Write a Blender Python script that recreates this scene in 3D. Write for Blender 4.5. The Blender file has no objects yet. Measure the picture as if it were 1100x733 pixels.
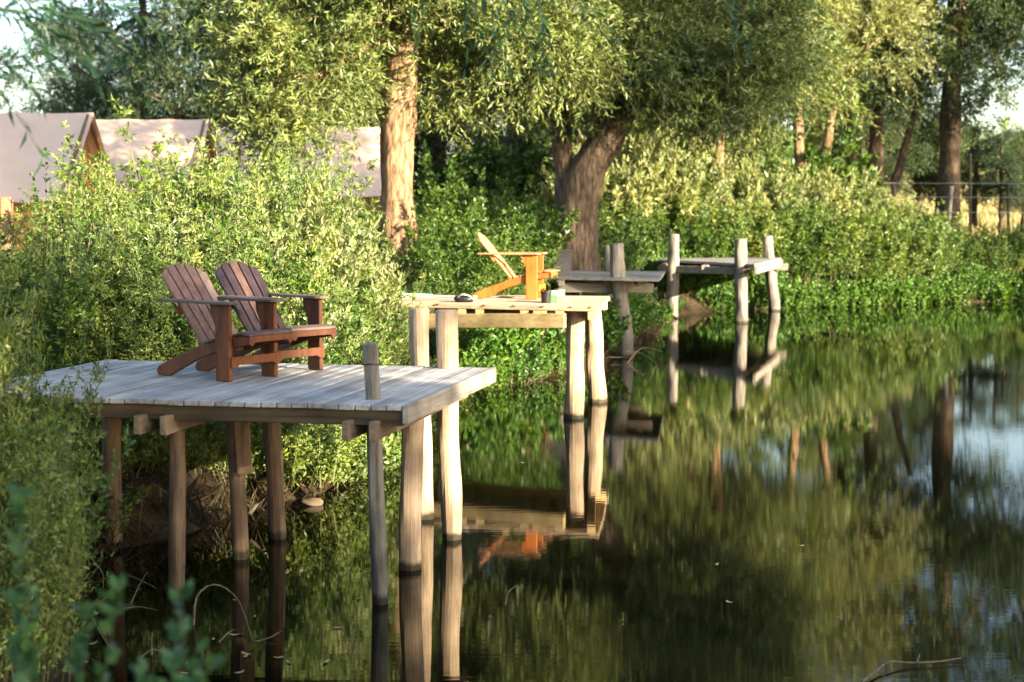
import bpy, bmesh, math, random
import numpy as np
from mathutils import Vector, Matrix, noise as mnoise

random.seed(7)
rng = np.random.default_rng(11)
scene = bpy.context.scene
COL = scene.collection

# ------------------------------------------------------------------ camera
CAM = Vector((0, 0, 2.4)); F = 1600.0; HZ = 230.0
PITCH = math.atan((366.5 - HZ) / F)
cam_d = bpy.data.cameras.new('camera'); cam = bpy.data.objects.new('camera', cam_d); COL.objects.link(cam)
cam.location = CAM; cam.rotation_euler = (math.pi/2 - PITCH, 0, 0)
cam_d.sensor_width = 36; cam_d.lens = F/1100*36; cam_d.clip_end = 3000; cam_d.clip_start = 0.05
cam_d.dof.use_dof = True; cam_d.dof.focus_distance = 11.0; cam_d.dof.aperture_fstop = 2.6
scene.camera = cam

def ray(px, py):
    x = (px - 550)/F; y = -(py - 366.5)/F
    cp, sp = math.cos(PITCH), math.sin(PITCH)
    return Vector((x, cp + y*sp, -sp + y*cp))
def at_z(px, py, z=0.0):
    d = ray(px, py); return CAM + d*((z - CAM.z)/d.z)
def at_y(px, py, Y):
    d = ray(px, py); return CAM + d*(Y/d.y)

# ------------------------------------------------------------------ sun and sky
SUN_EL = math.radians(15.0)
SH = Vector((0.78, -0.625, 0)).normalized()
SDIR = Vector((SH.x*math.cos(SUN_EL), SH.y*math.cos(SUN_EL), math.sin(SUN_EL)))
w = bpy.data.worlds.new('World'); scene.world = w; w.use_nodes = True
nt = w.node_tree; bg = nt.nodes['Background']
sky = nt.nodes.new('ShaderNodeTexSky'); sky.sky_type = 'NISHITA'; sky.sun_disc = False
sky.sun_elevation = SUN_EL; sky.sun_rotation = math.atan2(SH.x, SH.y); sky.air_density = 1.0; sky.dust_density = 1.5
nt.links.new(sky.outputs[0], bg.inputs[0]); bg.inputs[1].default_value = 0.075
sl = bpy.data.lights.new('sun', 'SUN'); so = bpy.data.objects.new('sun', sl); COL.objects.link(so)
sl.energy = 5.0; sl.angle = math.radians(0.6); sl.color = (1.0, 0.84, 0.58)
so.rotation_euler = SDIR.to_track_quat('Z', 'Y').to_euler(); so.location = (30, -20, 30)
scene.view_settings.view_transform = 'Standard'; scene.view_settings.look = 'None'
scene.view_settings.exposure = 2.75; scene.view_settings.gamma = 1
scene.render.engine = 'CYCLES'
cy = scene.cycles
cy.max_bounces = 6; cy.diffuse_bounces = 2; cy.glossy_bounces = 3; cy.transmission_bounces = 3; cy.transparent_max_bounces = 4
cy.caustics_reflective = False; cy.caustics_refractive = False
cy.use_denoising = True; cy.sample_clamp_indirect = 6

# ------------------------------------------------------------------ materials
def new_mat(name):
    m = bpy.data.materials.new(name); m.use_nodes = True
    nt = m.node_tree
    return m, nt, nt.nodes['Principled BSDF'], nt.nodes['Material Output']
def N(nt, t, **kw):
    n = nt.nodes.new(t)
    for k, v in kw.items(): setattr(n, k, v)
    return n
def ramp(nt, fac, stops):
    r = nt.nodes.new('ShaderNodeValToRGB')
    e = r.color_ramp.elements
    while len(e) < len(stops): e.new(0.5)
    for i, (p, c) in enumerate(stops):
        e[i].position = p; e[i].color = (*c, 1)
    nt.links.new(fac, r.inputs[0]); return r
def mixc(nt, a, b, fac, mode='MIX'):
    m = nt.nodes.new('ShaderNodeMix'); m.data_type = 'RGBA'; m.blend_type = mode
    for s, v in ((m.inputs[6], a), (m.inputs[7], b), (m.inputs[0], fac)):
        if hasattr(v, 'is_output'): nt.links.new(v, s)
        elif isinstance(v, tuple): s.default_value = (*v, 1)
        else: s.default_value = v
    return m.outputs[2]

def leaf_mat(name, cols, trans=0.28, tint=(1.25, 1.15, 0.5), objvar=0.85, under=None):
    m, nt, p, out = new_mat(name)
    g = N(nt, 'ShaderNodeNewGeometry')
    r = ramp(nt, g.outputs['Random Per Island'], [(i/(len(cols)-1), c) for i, c in enumerate(cols)])
    base_c = r.outputs[0]
    if under:   # pale leaf undersides
        base_c = mixc(nt, base_c, under, g.outputs['Backfacing'])
    tc = N(nt, 'ShaderNodeTexCoord'); nz = N(nt, 'ShaderNodeTexNoise'); nz.inputs['Scale'].default_value = 0.9
    nt.links.new(tc.outputs['Object'], nz.inputs['Vector'])
    rr = ramp(nt, nz.outputs['Fac'], [(0.3, (0.72, 0.8, 0.85)), (0.7, (1.22, 1.15, 0.9))])
    c = mixc(nt, base_c, rr.outputs[0], 1.0, 'MULTIPLY')
    oi = N(nt, 'ShaderNodeObjectInfo')
    orr = ramp(nt, oi.outputs['Random'], [(0, (0.62, 0.78, 0.85)), (0.35, (1.15, 1.08, 0.75)), (0.7, (0.9, 0.98, 0.95)), (1, (1.3, 1.15, 0.9))])
    c = mixc(nt, c, orr.outputs[0], objvar, 'MULTIPLY')
    nt.links.new(c, p.inputs['Base Color']); p.inputs['Roughness'].default_value = 0.42
    p.inputs['Specular IOR Level'].default_value = 0.35
    t = N(nt, 'ShaderNodeBsdfTranslucent')
    nt.links.new(mixc(nt, c, tint, 1.0, 'MULTIPLY'), t.inputs[0])
    mx = N(nt, 'ShaderNodeMixShader'); mx.inputs[0].default_value = trans
    nt.links.new(p.outputs[0], mx.inputs[1]); nt.links.new(t.outputs[0], mx.inputs[2]); nt.links.new(mx.outputs[0], out.inputs[0])
    return m

def wood_mat(name, dark, light, rot=0.0, axis='x', rough=0.75, wet=False, knots=True, grain=1.0, isl=0.5):
    """grain along local axis after rotating by rot about z"""
    m, nt, p, out = new_mat(name)
    tc = N(nt, 'ShaderNodeTexCoord'); g = N(nt, 'ShaderNodeNewGeometry')
    r1 = N(nt, 'ShaderNodeMapping'); r1.inputs['Rotation'].default_value = (0, 0, -rot)
    nt.links.new(tc.outputs['Object'], r1.inputs[0])
    r2 = N(nt, 'ShaderNodeMapping')
    s = {'x': (1.2, 26, 26), 'y': (26, 1.2, 26), 'z': (20, 20, 3.0)}[axis]
    r2.inputs['Scale'].default_value = tuple(v*grain for v in s)
    nt.links.new(r1.outputs[0], r2.inputs[0])
    ad = N(nt, 'ShaderNodeVectorMath', operation='ADD'); mul = N(nt, 'ShaderNodeMath', operation='MULTIPLY'); mul.inputs[1].default_value = 40
    oi = N(nt, 'ShaderNodeObjectInfo'); ad0 = N(nt, 'ShaderNodeMath', operation='ADD')
    nt.links.new(oi.outputs['Random'], ad0.inputs[0]); nt.links.new(g.outputs['Random Per Island'], ad0.inputs[1])
    nt.links.new(ad0.outputs[0], mul.inputs[0])
    nt.links.new(r2.outputs[0], ad.inputs[0]); nt.links.new(mul.outputs[0], ad.inputs[1])
    nz = N(nt, 'ShaderNodeTexNoise'); nz.inputs['Scale'].default_value = 1.0; nz.inputs['Detail'].default_value = 6; nz.inputs['Roughness'].default_value = 0.65
    nt.links.new(ad.outputs[0], nz.inputs['Vector'])
    n2 = N(nt, 'ShaderNodeTexNoise'); n2.inputs['Scale'].default_value = 3.5; n2.inputs['Detail'].default_value = 4
    nt.links.new(tc.outputs['Object'], n2.inputs['Vector'])
    mid = tuple((a+b)/2 for a, b in zip(dark, light))
    r = ramp(nt, nz.outputs['Fac'], [(0.28, dark), (0.45, mid), (0.68, light)])
    pr = ramp(nt, n2.outputs['Fac'], [(0.3, (0.62, 0.6, 0.58)), (0.62, (1.1, 1.1, 1.1))])
    c = mixc(nt, r.outputs[0], pr.outputs[0], 0.75, 'MULTIPLY')
    lo = 1 - isl*0.55
    ir = ramp(nt, ad0.outputs[0] if False else g.outputs['Random Per Island'], [(0, (lo, lo, lo*1.02)), (1, (1+isl*.25, 1+isl*.22, 1+isl*.18))])
    c = mixc(nt, c, ir.outputs[0], 1.0, 'MULTIPLY')
    if wet:   # a damp band and slime line just above the water
        sx = N(nt, 'ShaderNodeSeparateXYZ'); nt.links.new(g.outputs['Position'], sx.inputs[0])
        n3 = N(nt, 'ShaderNodeTexNoise'); n3.inputs['Scale'].default_value = 9; nt.links.new(tc.outputs['Object'], n3.inputs['Vector'])
        a = N(nt, 'ShaderNodeMath', operation='MULTIPLY_ADD'); nt.links.new(n3.outputs['Fac'], a.inputs[0]); a.inputs[1].default_value = -0.07
        nt.links.new(sx.outputs[2], a.inputs[2])
        mr = N(nt, 'ShaderNodeMapRange'); nt.links.new(a.outputs[0], mr.inputs[0])
        mr.inputs[1].default_value = 0.0; mr.inputs[2].default_value = 0.035
        c = mixc(nt, (0.042, 0.035, 0.02), c, mr.outputs[0])
        mr2 = N(nt, 'ShaderNodeMapRange'); nt.links.new(a.outputs[0], mr2.inputs[0]); mr2.inputs[1].default_value = 0.1; mr2.inputs[2].default_value = 0.55
        mr2.inputs[3].default_value = 0.7
        vv = N(nt, 'ShaderNodeCombineColor')
        for i in range(3): nt.links.new(mr2.outputs[0], vv.inputs[i])
        c = mixc(nt, c, vv.outputs[0], 1.0, 'MULTIPLY')
    nt.links.new(c, p.inputs['Base Color']); p.inputs['Roughness'].default_value = rough
    p.inputs['Specular IOR Level'].default_value = 0.3
    b = N(nt, 'ShaderNodeBump'); b.inputs['Strength'].default_value = 0.55; b.inputs['Distance'].default_value = 0.006
    nt.links.new(nz.outputs['Fac'], b.inputs['Height']); nt.links.new(b.outputs[0], p.inputs['Normal'])
    return m

def bark_mat(name, dark, light, scale=1.0):
    m, nt, p, out = new_mat(name)
    tc = N(nt, 'ShaderNodeTexCoord'); mp = N(nt, 'ShaderNodeMapping'); mp.inputs['Scale'].default_value = (9*scale, 9*scale, 2.2*scale)
    nt.links.new(tc.outputs['Object'], mp.inputs[0])
    nz = N(nt, 'ShaderNodeTexNoise'); nz.inputs['Scale'].default_value = 1.6; nz.inputs['Detail'].default_value = 8; nz.inputs['Roughness'].default_value = 0.7; nz.inputs['Distortion'].default_value = 0.6
    nt.links.new(mp.outputs[0], nz.inputs['Vector'])
    vo = N(nt, 'ShaderNodeTexVoronoi'); vo.feature = 'DISTANCE_TO_EDGE'; vo.inputs['Scale'].default_value = 1.1
    nt.links.new(mp.outputs[0], vo.inputs['Vector'])
    mm = N(nt, 'ShaderNodeMath', operation='MULTIPLY_ADD'); nt.links.new(vo.outputs[0], mm.inputs[0]); mm.inputs[1].default_value = 0.6; nt.links.new(nz.outputs['Fac'], mm.inputs[2])
    r = ramp(nt, mm.outputs[0], [(0.38, dark), (0.75, light)])
    nt.links.new(r.outputs[0], p.inputs['Base Color']); p.inputs['Roughness'].default_value = 0.9; p.inputs['Specular IOR Level'].default_value = 0.15
    b = N(nt, 'ShaderNodeBump'); b.inputs['Strength'].default_value = 1.0; b.inputs['Distance'].default_value = 0.07
    nt.links.new(mm.outputs[0], b.inputs['Height']); nt.links.new(b.outputs[0], p.inputs['Normal'])
    return m
def plain_mat(name, col, rough=0.7, var=0.25, scale=8.0, bump=0.0, spec=0.3):
    m, nt, p, out = new_mat(name)
    tc = N(nt, 'ShaderNodeTexCoord'); nz = N(nt, 'ShaderNodeTexNoise'); nz.inputs['Scale'].default_value = scale; nz.inputs['Detail'].default_value = 5
    nt.links.new(tc.outputs['Object'], nz.inputs['Vector'])
    r = ramp(nt, nz.outputs['Fac'], [(0.3, tuple(c*(1-var) for c in col)), (0.7, tuple(c*(1+var) for c in col))])
    nt.links.new(r.outputs[0], p.inputs['Base Color']); p.inputs['Roughness'].default_value = rough; p.inputs['Specular IOR Level'].default_value = spec
    if bump:
        b = N(nt, 'ShaderNodeBump'); b.inputs['Strength'].default_value = 0.6; b.inputs['Distance'].default_value = bump
        nt.links.new(nz.outputs['Fac'], b.inputs['Height']); nt.links.new(b.outputs[0], p.inputs['Normal'])
    return m

M = {}
M['willow'] = leaf_mat('willow_leaf', [(0.04, 0.08, 0.016), (0.08, 0.13, 0.024), (0.19, 0.225, 0.085), (0.13, 0.16, 0.03)], .27, under=(0.17, 0.21, 0.085), objvar=.5)
M['willow_pale'] = leaf_mat('pale_willow_leaf', [(0.10, 0.13, 0.04), (0.17, 0.19, 0.075), (0.29, 0.29, 0.15)], .27, under=(0.25, 0.28, 0.14), objvar=.35)
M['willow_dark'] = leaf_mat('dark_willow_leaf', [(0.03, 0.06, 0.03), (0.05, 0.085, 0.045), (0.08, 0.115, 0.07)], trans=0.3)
M['silver'] = leaf_mat('silvery_shrub_leaf', [(0.045, 0.10, 0.02), (0.09, 0.16, 0.028), (0.17, 0.23, 0.07), (0.14, 0.185, 0.03)], .27, under=(0.16, 0.21, 0.07))
M['green'] = leaf_mat('green_shrub_leaf', [(0.035, 0.08, 0.018), (0.06, 0.12, 0.022), (0.11, 0.165, 0.032)], .3)
M['nettle'] = leaf_mat('nettle_leaf', [(0.045, 0.12, 0.02), (0.07, 0.16, 0.025), (0.11, 0.19, 0.035)])
M['plume'] = leaf_mat('pale_plume', [(0.15, 0.185, 0.075), (0.23, 0.26, 0.12), (0.33, 0.335, 0.19)], objvar=.3)
M['near_leaf'] = leaf_mat('near_leaf', [(0.035, 0.095, 0.055), (0.055, 0.135, 0.07), (0.09, 0.18, 0.08)], trans=0.35)
M['yellow_flower'] = leaf_mat('yellow_flower', [(0.35, 0.28, 0.03), (0.45, 0.36, 0.05)])
M['rust_seed'] = leaf_mat('rust_seed', [(0.14, 0.045, 0.02), (0.2, 0.08, 0.035)], tint=(1.2, .8, .6))
M['dead'] = leaf_mat('dead_grass', [(0.03, 0.022, 0.013), (0.055, 0.04, 0.022), (0.11, 0.08, 0.042)], trans=0.25, tint=(1.1, .95, .7))
M['field_grass'] = leaf_mat('field_grass', [(0.20, 0.20, 0.12), (0.30, 0.28, 0.19), (0.15, 0.16, 0.09)], trans=0.3)
M['stem'] = plain_mat('green_stem', (0.09, 0.10, 0.04))
M['stem_red'] = plain_mat('woody_stem', (0.11, 0.075, 0.045))
M['bark'] = bark_mat('willow_bark', (0.075, 0.045, 0.026), (0.33, 0.215, 0.13))
M['bark_dark'] = bark_mat('dark_bark', (0.035, 0.025, 0.018), (0.17, 0.12, 0.08))
M['bark_grey'] = bark_mat('grey_bark', (0.05, 0.038, 0.028), (0.20, 0.15, 0.11))

# ------------------------------------------------------------------ object helpers
def tag(o, label=None, cat=None, group=None, kind=None):
    if label: o['label'] = label
    if cat: o['category'] = cat
    if group: o['group'] = group
    if kind: o['kind'] = kind
    return o
def empty(name, loc, label, cat, group=None, rz=0.0):
    o = bpy.data.objects.new(name, None); COL.objects.link(o); o.location = loc; o.rotation_euler = (0, 0, rz)
    o.empty_display_size = 0.2
    return tag(o, label, cat, group)
def link_mesh(name, me, mats, parent=None, world=True, smooth=False):
    o = bpy.data.objects.new(name, me); COL.objects.link(o)
    for m in (mats if isinstance(mats, (list, tuple)) else [mats]):
        me.materials.append(m)
    if parent is not None:
        o.parent = parent
        if world:   # mesh was made in world coordinates: bring it into the parent's frame
            mw = Matrix.LocRotScale(parent.location, parent.rotation_euler, parent.scale)
            if parent.parent: pass
            me.transform(mw.inverted())
    if smooth: me.shade_smooth()
    return o
def from_bm(name, bm, mats, parent=None, world=True, smooth=False):
    me = bpy.data.meshes.new(name); bm.normal_update(); bm.to_mesh(me); bm.free()
    return link_mesh(name, me, mats, parent, world, smooth)
def subpart(name, bm, mats, parent):     # parent is a part whose mesh already lives in its thing's frame
    root = parent.parent
    me = bpy.data.meshes.new(name); bm.normal_update(); bm.to_mesh(me); bm.free()
    o = bpy.data.objects.new(name, me); COL.objects.link(o); me.materials.append(mats); o.parent = parent
    me.transform(Matrix.LocRotScale(root.location, root.rotation_euler, root.scale).inverted())
    return o
def copy_thing(root, loc, rz=0.0, sc=(1, 1, 1), label=None, cat=None, group=None):
    r = root.copy(); COL.objects.link(r); r.location = loc; r.rotation_euler = (0, 0, rz); r.scale = sc
    if label: r['label'] = label
    if group: r['group'] = group
    if cat: r['category'] = cat
    for ch in list(root.children):
        c = ch.copy(); COL.objects.link(c); c.parent = r
        for g in list(ch.children):
            d = g.copy(); COL.objects.link(d); d.parent = c
    return r

def bar(bm, a, b, w, h, up=Vector((0, 0, 1)), bev=0.004, shift=0.0):
    """box from a to b; w sideways, h along up; a,b are the centre line"""
    a, b = Vector(a), Vector(b); d = (b-a).normalized(); s = d.cross(up).normalized(); u = s.cross(d).normalized()
    vs = []
    for p in (a, b):
        for i, j in ((-1, -1), (1, -1), (1, 1), (-1, 1)):
            vs.append(bm.verts.new(p + s*(w/2*i) + u*(h/2*j)))
    fs = [(3, 2, 1, 0), (4, 5, 6, 7), (0, 1, 5, 4), (1, 2, 6, 5), (2, 3, 7, 6), (3, 0, 4, 7)]
    fa = [bm.faces.new([vs[i] for i in f]) for f in fs]
    if bev:
        es = list({e for f in fa for e in f.edges})
        bmesh.ops.bevel(bm, geom=es, offset=bev, segments=1, affect='EDGES', profile=0.5)
def prism(bm, pts, depth_vec, bev=0.0):
    """closed outline (list of Vectors) pushed along depth_vec"""
    a = [bm.verts.new(p) for p in pts]; b = [bm.verts.new(Vector(p)+depth_vec) for p in pts]
    n = len(pts); fa = [bm.faces.new(a), bm.faces.new(list(reversed(b)))]
    for i in range(n): fa.append(bm.faces.new((a[(i+1) % n], a[i], b[i], b[(i+1) % n])))
    bmesh.ops.recalc_face_normals(bm, faces=fa)
    if bev:
        es = list({e for f in fa for e in f.edges})
        bmesh.ops.bevel(bm, geom=es, offset=bev, segments=1, affect='EDGES', profile=0.5)
def tube(bm, pts, rad, sides=10, rough=0.0, cap=True, seed=0.0):
    pts = [Vector(p) for p in pts]; n = len(pts)
    rings = []
    ref = Vector((0.31, 0.77, 0.12))
    for i, p in enumerate(pts):
        t = (pts[min(i+1, n-1)] - pts[max(i-1, 0)]).normalized()
        if abs(t.dot(ref.normalized())) > 0.95: rr = Vector((1, 0, 0))
        else: rr = ref
        u = t.cross(rr).normalized(); v = t.cross(u)
        r = rad[i] if hasattr(rad, '__len__') else rad
        ring = []
        for k in range(sides):
            a = 2*math.pi*k/sides; dd = u*math.cos(a)+v*math.sin(a)
            q = r
            if rough: q = r*(1+rough*mnoise.noise(Vector((dd.x*1.3+seed, dd.y*1.3, p.z*2.2+dd.z+seed*3))))
            ring.append(bm.verts.new(p + dd*q))
        rings.append(ring)
    for i in range(n-1):
        for k in range(sides):
            k2 = (k+1) % sides
            bm.faces.new((rings[i][k], rings[i][k2], rings[i+1][k2], rings[i+1][k]))
    if cap:
        bm.faces.new(list(reversed(rings[0]))); bm.faces.new(rings[-1])
def lerp_path(a, b, n, wob=0.0, seed=0.0):
    a, b = Vector(a), Vector(b); out = []
    for i in range(n):
        t = i/(n-1); p = a.lerp(b, t)
        if wob: p += wob*math.sin(math.pi*t)*Vector((mnoise.noise(Vector((t*2.3+seed, 1.7, seed))), mnoise.noise(Vector((t*2.3, seed+5.1, 2.0))), 0))*2
        out.append(p)
    return out
def curve_path(ctrl, n=12):
    """Catmull-Rom through the control points"""
    c = [Vector(p) for p in ctrl]; c = [c[0]*2-c[1]] + c + [c[-1]*2-c[-2]]; out = []
    m = len(c)-3
    for i in range(n):
        s = i/(n-1)*m; k = min(int(s), m-1); t = s-k
        p0, p1, p2, p3 = c[k:k+4]
        out.append(0.5*((2*p1)+(p2-p0)*t+(2*p0-5*p1+4*p2-p3)*t*t+(3*p1-p0-3*p2+p3)*t**3))
    return out

# ------------------------------------------------------------------ foliage helpers (numpy)
def unit(a): return a/np.maximum(np.linalg.norm(a, axis=-1, keepdims=True), 1e-9)
def np_mesh(name, V, Q, midx=None):
    me = bpy.data.meshes.new(name)
    me.vertices.add(len(V)); me.vertices.foreach_set('co', V.astype(np.float32).ravel())
    me.loops.add(Q.size); me.loops.foreach_set('vertex_index', Q.astype(np.int32).ravel())
    me.polygons.add(len(Q)); me.polygons.foreach_set('loop_start', np.arange(0, Q.size, 4, dtype=np.int32))
    if midx is not None: me.polygons.foreach_set('material_index', midx.astype(np.int32))
    me.update(calc_edges=True); return me
def leaf_quads(P, D, L, W, bend=0.12):
    n = len(P); D = unit(D); r = unit(rng.normal(size=(n, 3))); S = unit(np.cross(D, r)); U = np.cross(S, D)
    L = np.broadcast_to(L, (n,))[:, None]; W = np.broadcast_to(W, (n,))[:, None]
    V = np.empty((n, 4, 3))
    V[:, 0] = P; V[:, 1] = P + D*L*0.45 + S*W*0.5 + U*W*0.2; V[:, 2] = P + D*L - U*L*bend; V[:, 3] = P + D*L*0.45 - S*W*0.5 + U*W*0.2
    return V.reshape(-1, 3), np.arange(n*4).reshape(n, 4)
def leaf_ovals(P, D, L, W, bend=0.15):
    n = len(P); D = unit(D); r = unit(rng.normal(size=(n, 3))); S = unit(np.cross(D, r)); U = np.cross(S, D)
    L = np.broadcast_to(L, (n,))[:, None]; W = np.broadcast_to(W, (n,))[:, None]
    V = np.empty((n, 15, 3))
    for k, (t, w_) in enumerate(((0, .06), (.22, .75), (.48, 1), (.76, .66), (1, .04))):
        c = P + D*L*t - U*L*bend*t*t
        V[:, 3*k] = c + S*W*.5*w_ + U*W*.16*w_; V[:, 3*k+1] = c; V[:, 3*k+2] = c - S*W*.5*w_ + U*W*.16*w_
    q = np.array([[3*k+j, 3*k+3+j, 3*k+4+j, 3*k+1+j] for k in range(4) for j in (0, 1)])
    return V.reshape(-1, 3), (np.arange(n)[:, None, None]*15 + q[None]).reshape(-1, 4)
def ribbons(A, B, wa, wb):
    n = len(A); D = unit(B-A); r = unit(rng.normal(size=(n, 3))); S = unit(np.cross(D, r))
    V = np.empty((n, 4, 3)); V[:, 0] = A-S*wa/2; V[:, 1] = A+S*wa/2; V[:, 2] = B+S*wb/2; V[:, 3] = B-S*wb/2
    return V.reshape(-1, 3), np.arange(n*4).reshape(n, 4)
def merge(parts):
    Vs, Qs, Ms, o = [], [], [], 0
    for V, Q, m in parts:
        Vs.append(V); Qs.append(Q+o); Ms.append(np.full(len(Q), m)); o += len(V)
    return np.concatenate(Vs), np.concatenate(Qs), np.concatenate(Ms)
def sprays(C, D, SL, nl, LL, LW, droop=0.3, spread=0.75, twig=0.008):
    """C starts, D directions, each spray SL long with nl leaves"""
    n = len(C); D = unit(D); SL = np.broadcast_to(SL, (n,))
    t = (np.arange(nl)+0.6)/nl; t = t[None, :] + rng.uniform(-.3, .3, (n, nl))/nl
    down = np.array([0, 0, -1.0])
    P = C[:, None] + D[:, None]*(SL[:, None]*t)[..., None] + down*(droop*SL[:, None]*t*t)[..., None]
    T = unit(D[:, None] + down*(2*droop*t)[..., None])
    LD = T*0.75 + unit(rng.normal(size=(n, nl, 3)))*spread + down*droop*0.3
    Ls = LL*rng.uniform(.6, 1.25, (n, nl)); Ws = LW*rng.uniform(.7, 1.2, (n, nl))
    V, Q = leaf_quads(P.reshape(-1, 3), LD.reshape(-1, 3), Ls.ravel(), Ws.ravel())
    parts = [(V, Q, 0)]
    if twig:
        K = 3; ts = np.linspace(0, 1, K+1); pts = [C + D*(SL*s)[:, None] + down*(droop*SL*s*s)[:, None] for s in ts]
        for k in range(K):
            V, Q = ribbons(pts[k], pts[k+1], twig*(1-ts[k]*.7), twig*(1-ts[k+1]*.8)); parts.append((V, Q, 1))
    return parts
def crown_parts(lobes, LL=0.10, LW=0.02, nl=22, SL=0.55, sig=0.32, droop=0.25, dens=1.0, up=0.15, twig=0.008):
    parts = []
    for (cx, cy, cz, rx, ry, rz, nc, ns) in lobes:
        nc = int(nc*dens)
        d = unit(rng.normal(size=(nc, 3))); r = rng.uniform(0.05, 1, nc)**0.42
        R = np.array([rx, ry, rz]); cc = np.array([cx, cy, cz]) + d*r[:, None]*R
        k = np.repeat(np.arange(nc), ns)
        s = sig*rng.uniform(0.6, 1.3, nc)
        P = cc[k] + rng.normal(size=(nc*ns, 3))*s[k][:, None]*np.array([1, 1, .8])
        D = d[k]*0.7 + rng.normal(size=(nc*ns, 3))*0.5 + np.array([0, 0, up])
        parts += sprays(P, D, SL*rng.uniform(.6, 1.3, nc*ns), nl, LL, LW, droop, twig=twig)
    return parts
def parts_obj(name, parts, mats, root):
    V, Q, m = merge(parts)
    me = np_mesh(name, V, Q, m)
    return link_mesh(name, me, mats, root, world=False)

# ------------------------------------------------------------------ terrain and water
SHORE_PX = [(70, 700), (74, 640), (105, 600), (170, 575), (235, 560), (290, 545), (335, 532), (400, 480), (470, 438), (505, 420), (565, 411),
            (640, 392), (690, 366), (716, 349), (731, 337.5), (780, 334), (842, 331), (950, 327), (1100, 323)]
shore = [(-1.0, 4.3), (-1.85, 6.5)] + [(at_z(x, y).x, at_z(x, y).y) for x, y in SHORE_PX] + \
        [(20, 40), (27, 35), (31, 24), (30, 12), (24, 2), (13, -1.5), (6, 0.2), (2.5, 1.2), (0, 2.4)]
SH_A = np.array(shore)
def signed_dist(X, Y):
    """positive on land, negative in the pond"""
    shp = X.shape; P = np.stack([X.ravel(), Y.ravel()], 1)
    A = SH_A; B = np.roll(SH_A, -1, 0); best = np.full(len(P), 1e9); inside = np.zeros(len(P), bool)
    for a, b in zip(A, B):
        ab = b-a; t = np.clip(((P-a)@ab)/(ab@ab), 0, 1); q = a+t[:, None]*ab
        best = np.minimum(best, np.hypot(*(P-q).T))
        c = (a[1] > P[:, 1]) != (b[1] > P[:, 1])
        xin = (b[0]-a[0])*(P[:, 1]-a[1])/(b[1]-a[1]+1e-12)+a[0]
        inside ^= c & (P[:, 0] < xin)
    return np.where(inside, -best, best).reshape(shp)
def height(X, Y, fine=True):
    X = np.asarray(X, float); Y = np.asarray(Y, float)
    s = signed_dist(X, Y)
    wob = 0.12*np.sin(X*2.1+1.3*np.sin(Y*1.7)) + 0.10*np.sin(Y*2.7+X*.9)
    s2 = s + np.where(np.abs(s) < 3, wob, 0)
    k = np.clip(s2/1.5, 0, 1); land = 1.05*(k*k*(3-2*k))**0.8 + 0.05*np.sin(X*.6)*np.cos(Y*.5)*k
    rise = np.clip(Y-46, 0, 200)*0.062 * np.clip((X+25)/20, 0.25, 1)
    rise = np.minimum(rise, 7.5)
    dip = -0.9*np.clip(-s2/1.6, 0, 1)
    return np.where(s2 > 0, land+rise, dip)
def H(x, y): return float(height(np.array([x]), np.array([y]))[0])
def axis(segs):
    out = []
    for a, b, st in segs: out += list(np.arange(a, b, st))
    return np.array(out + [segs[-1][1]])
gx = axis([(-400, -60, 20), (-60, -12, 1.5), (-12, -5, .4), (-5, 16, .16), (16, 36, .6), (36, 80, 3), (80, 400, 20)])
gy = axis([(-120, -10, 8), (-10, 2, .8), (2, 44, .16), (44, 80, .8), (80, 160, 4), (160, 700, 30)])
GX, GY = np.meshgrid(gx, gy)
GZ = height(GX, GY)
nx, ny = len(gx), len(gy)
V = np.stack([GX.ravel(), GY.ravel(), GZ.ravel()], 1)
idx = np.arange(nx*ny).reshape(ny, nx)
Q = np.stack([idx[:-1, :-1], idx[:-1, 1:], idx[1:, 1:], idx[1:, :-1]], -1).reshape(-1, 4)
m, nt_, p, out = new_mat('earth')
tc = N(nt_, 'ShaderNodeTexCoord'); n1 = N(nt_, 'ShaderNodeTexNoise'); n1.inputs['Scale'].default_value = 2.2; n1.inputs['Detail'].default_value = 9
nt_.links.new(tc.outputs['Object'], n1.inputs['Vector'])
r_e = ramp(nt_, n1.outputs['Fac'], [(0.3, (0.016, 0.012, 0.008)), (0.5, (0.03, 0.022, 0.014)), (0.7, (0.055, 0.042, 0.026))])
n2 = N(nt_, 'ShaderNodeTexNoise'); n2.inputs['Scale'].default_value = 0.35; n2.inputs['Detail'].default_value = 10; nt_.links.new(tc.outputs['Object'], n2.inputs['Vector'])
r_g = ramp(nt_, n2.outputs['Fac'], [(0.35, (0.10, 0.11, 0.045)), (0.5, (0.22, 0.20, 0.11)), (0.65, (0.32, 0.28, 0.18))])
sx = N(nt_, 'ShaderNodeSeparateXYZ'); nt_.links.new(tc.outputs['Object'], sx.inputs[0])
mr = N(nt_, 'ShaderNodeMapRange'); nt_.links.new(sx.outputs[1], mr.inputs[0]); mr.inputs[1].default_value = 42; mr.inputs[2].default_value = 50
nt_.links.new(mixc(nt_, r_e.outputs[0], r_g.outputs[0], mr.outputs[0]), p.inputs['Base Color']); p.inputs['Roughness'].default_value = 0.95; p.inputs['Specular IOR Level'].default_value = 0.1
b = N(nt_, 'ShaderNodeBump'); b.inputs['Distance'].default_value = 0.06; nt_.links.new(n1.outputs['Fac'], b.inputs['Height']); nt_.links.new(b.outputs[0], p.inputs['Normal'])
ground = link_mesh('ground', np_mesh('ground', V, Q), m, smooth=True); tag(ground, kind='structure', label='brown earth bank rising to a pale grassy field', cat='ground')

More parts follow.
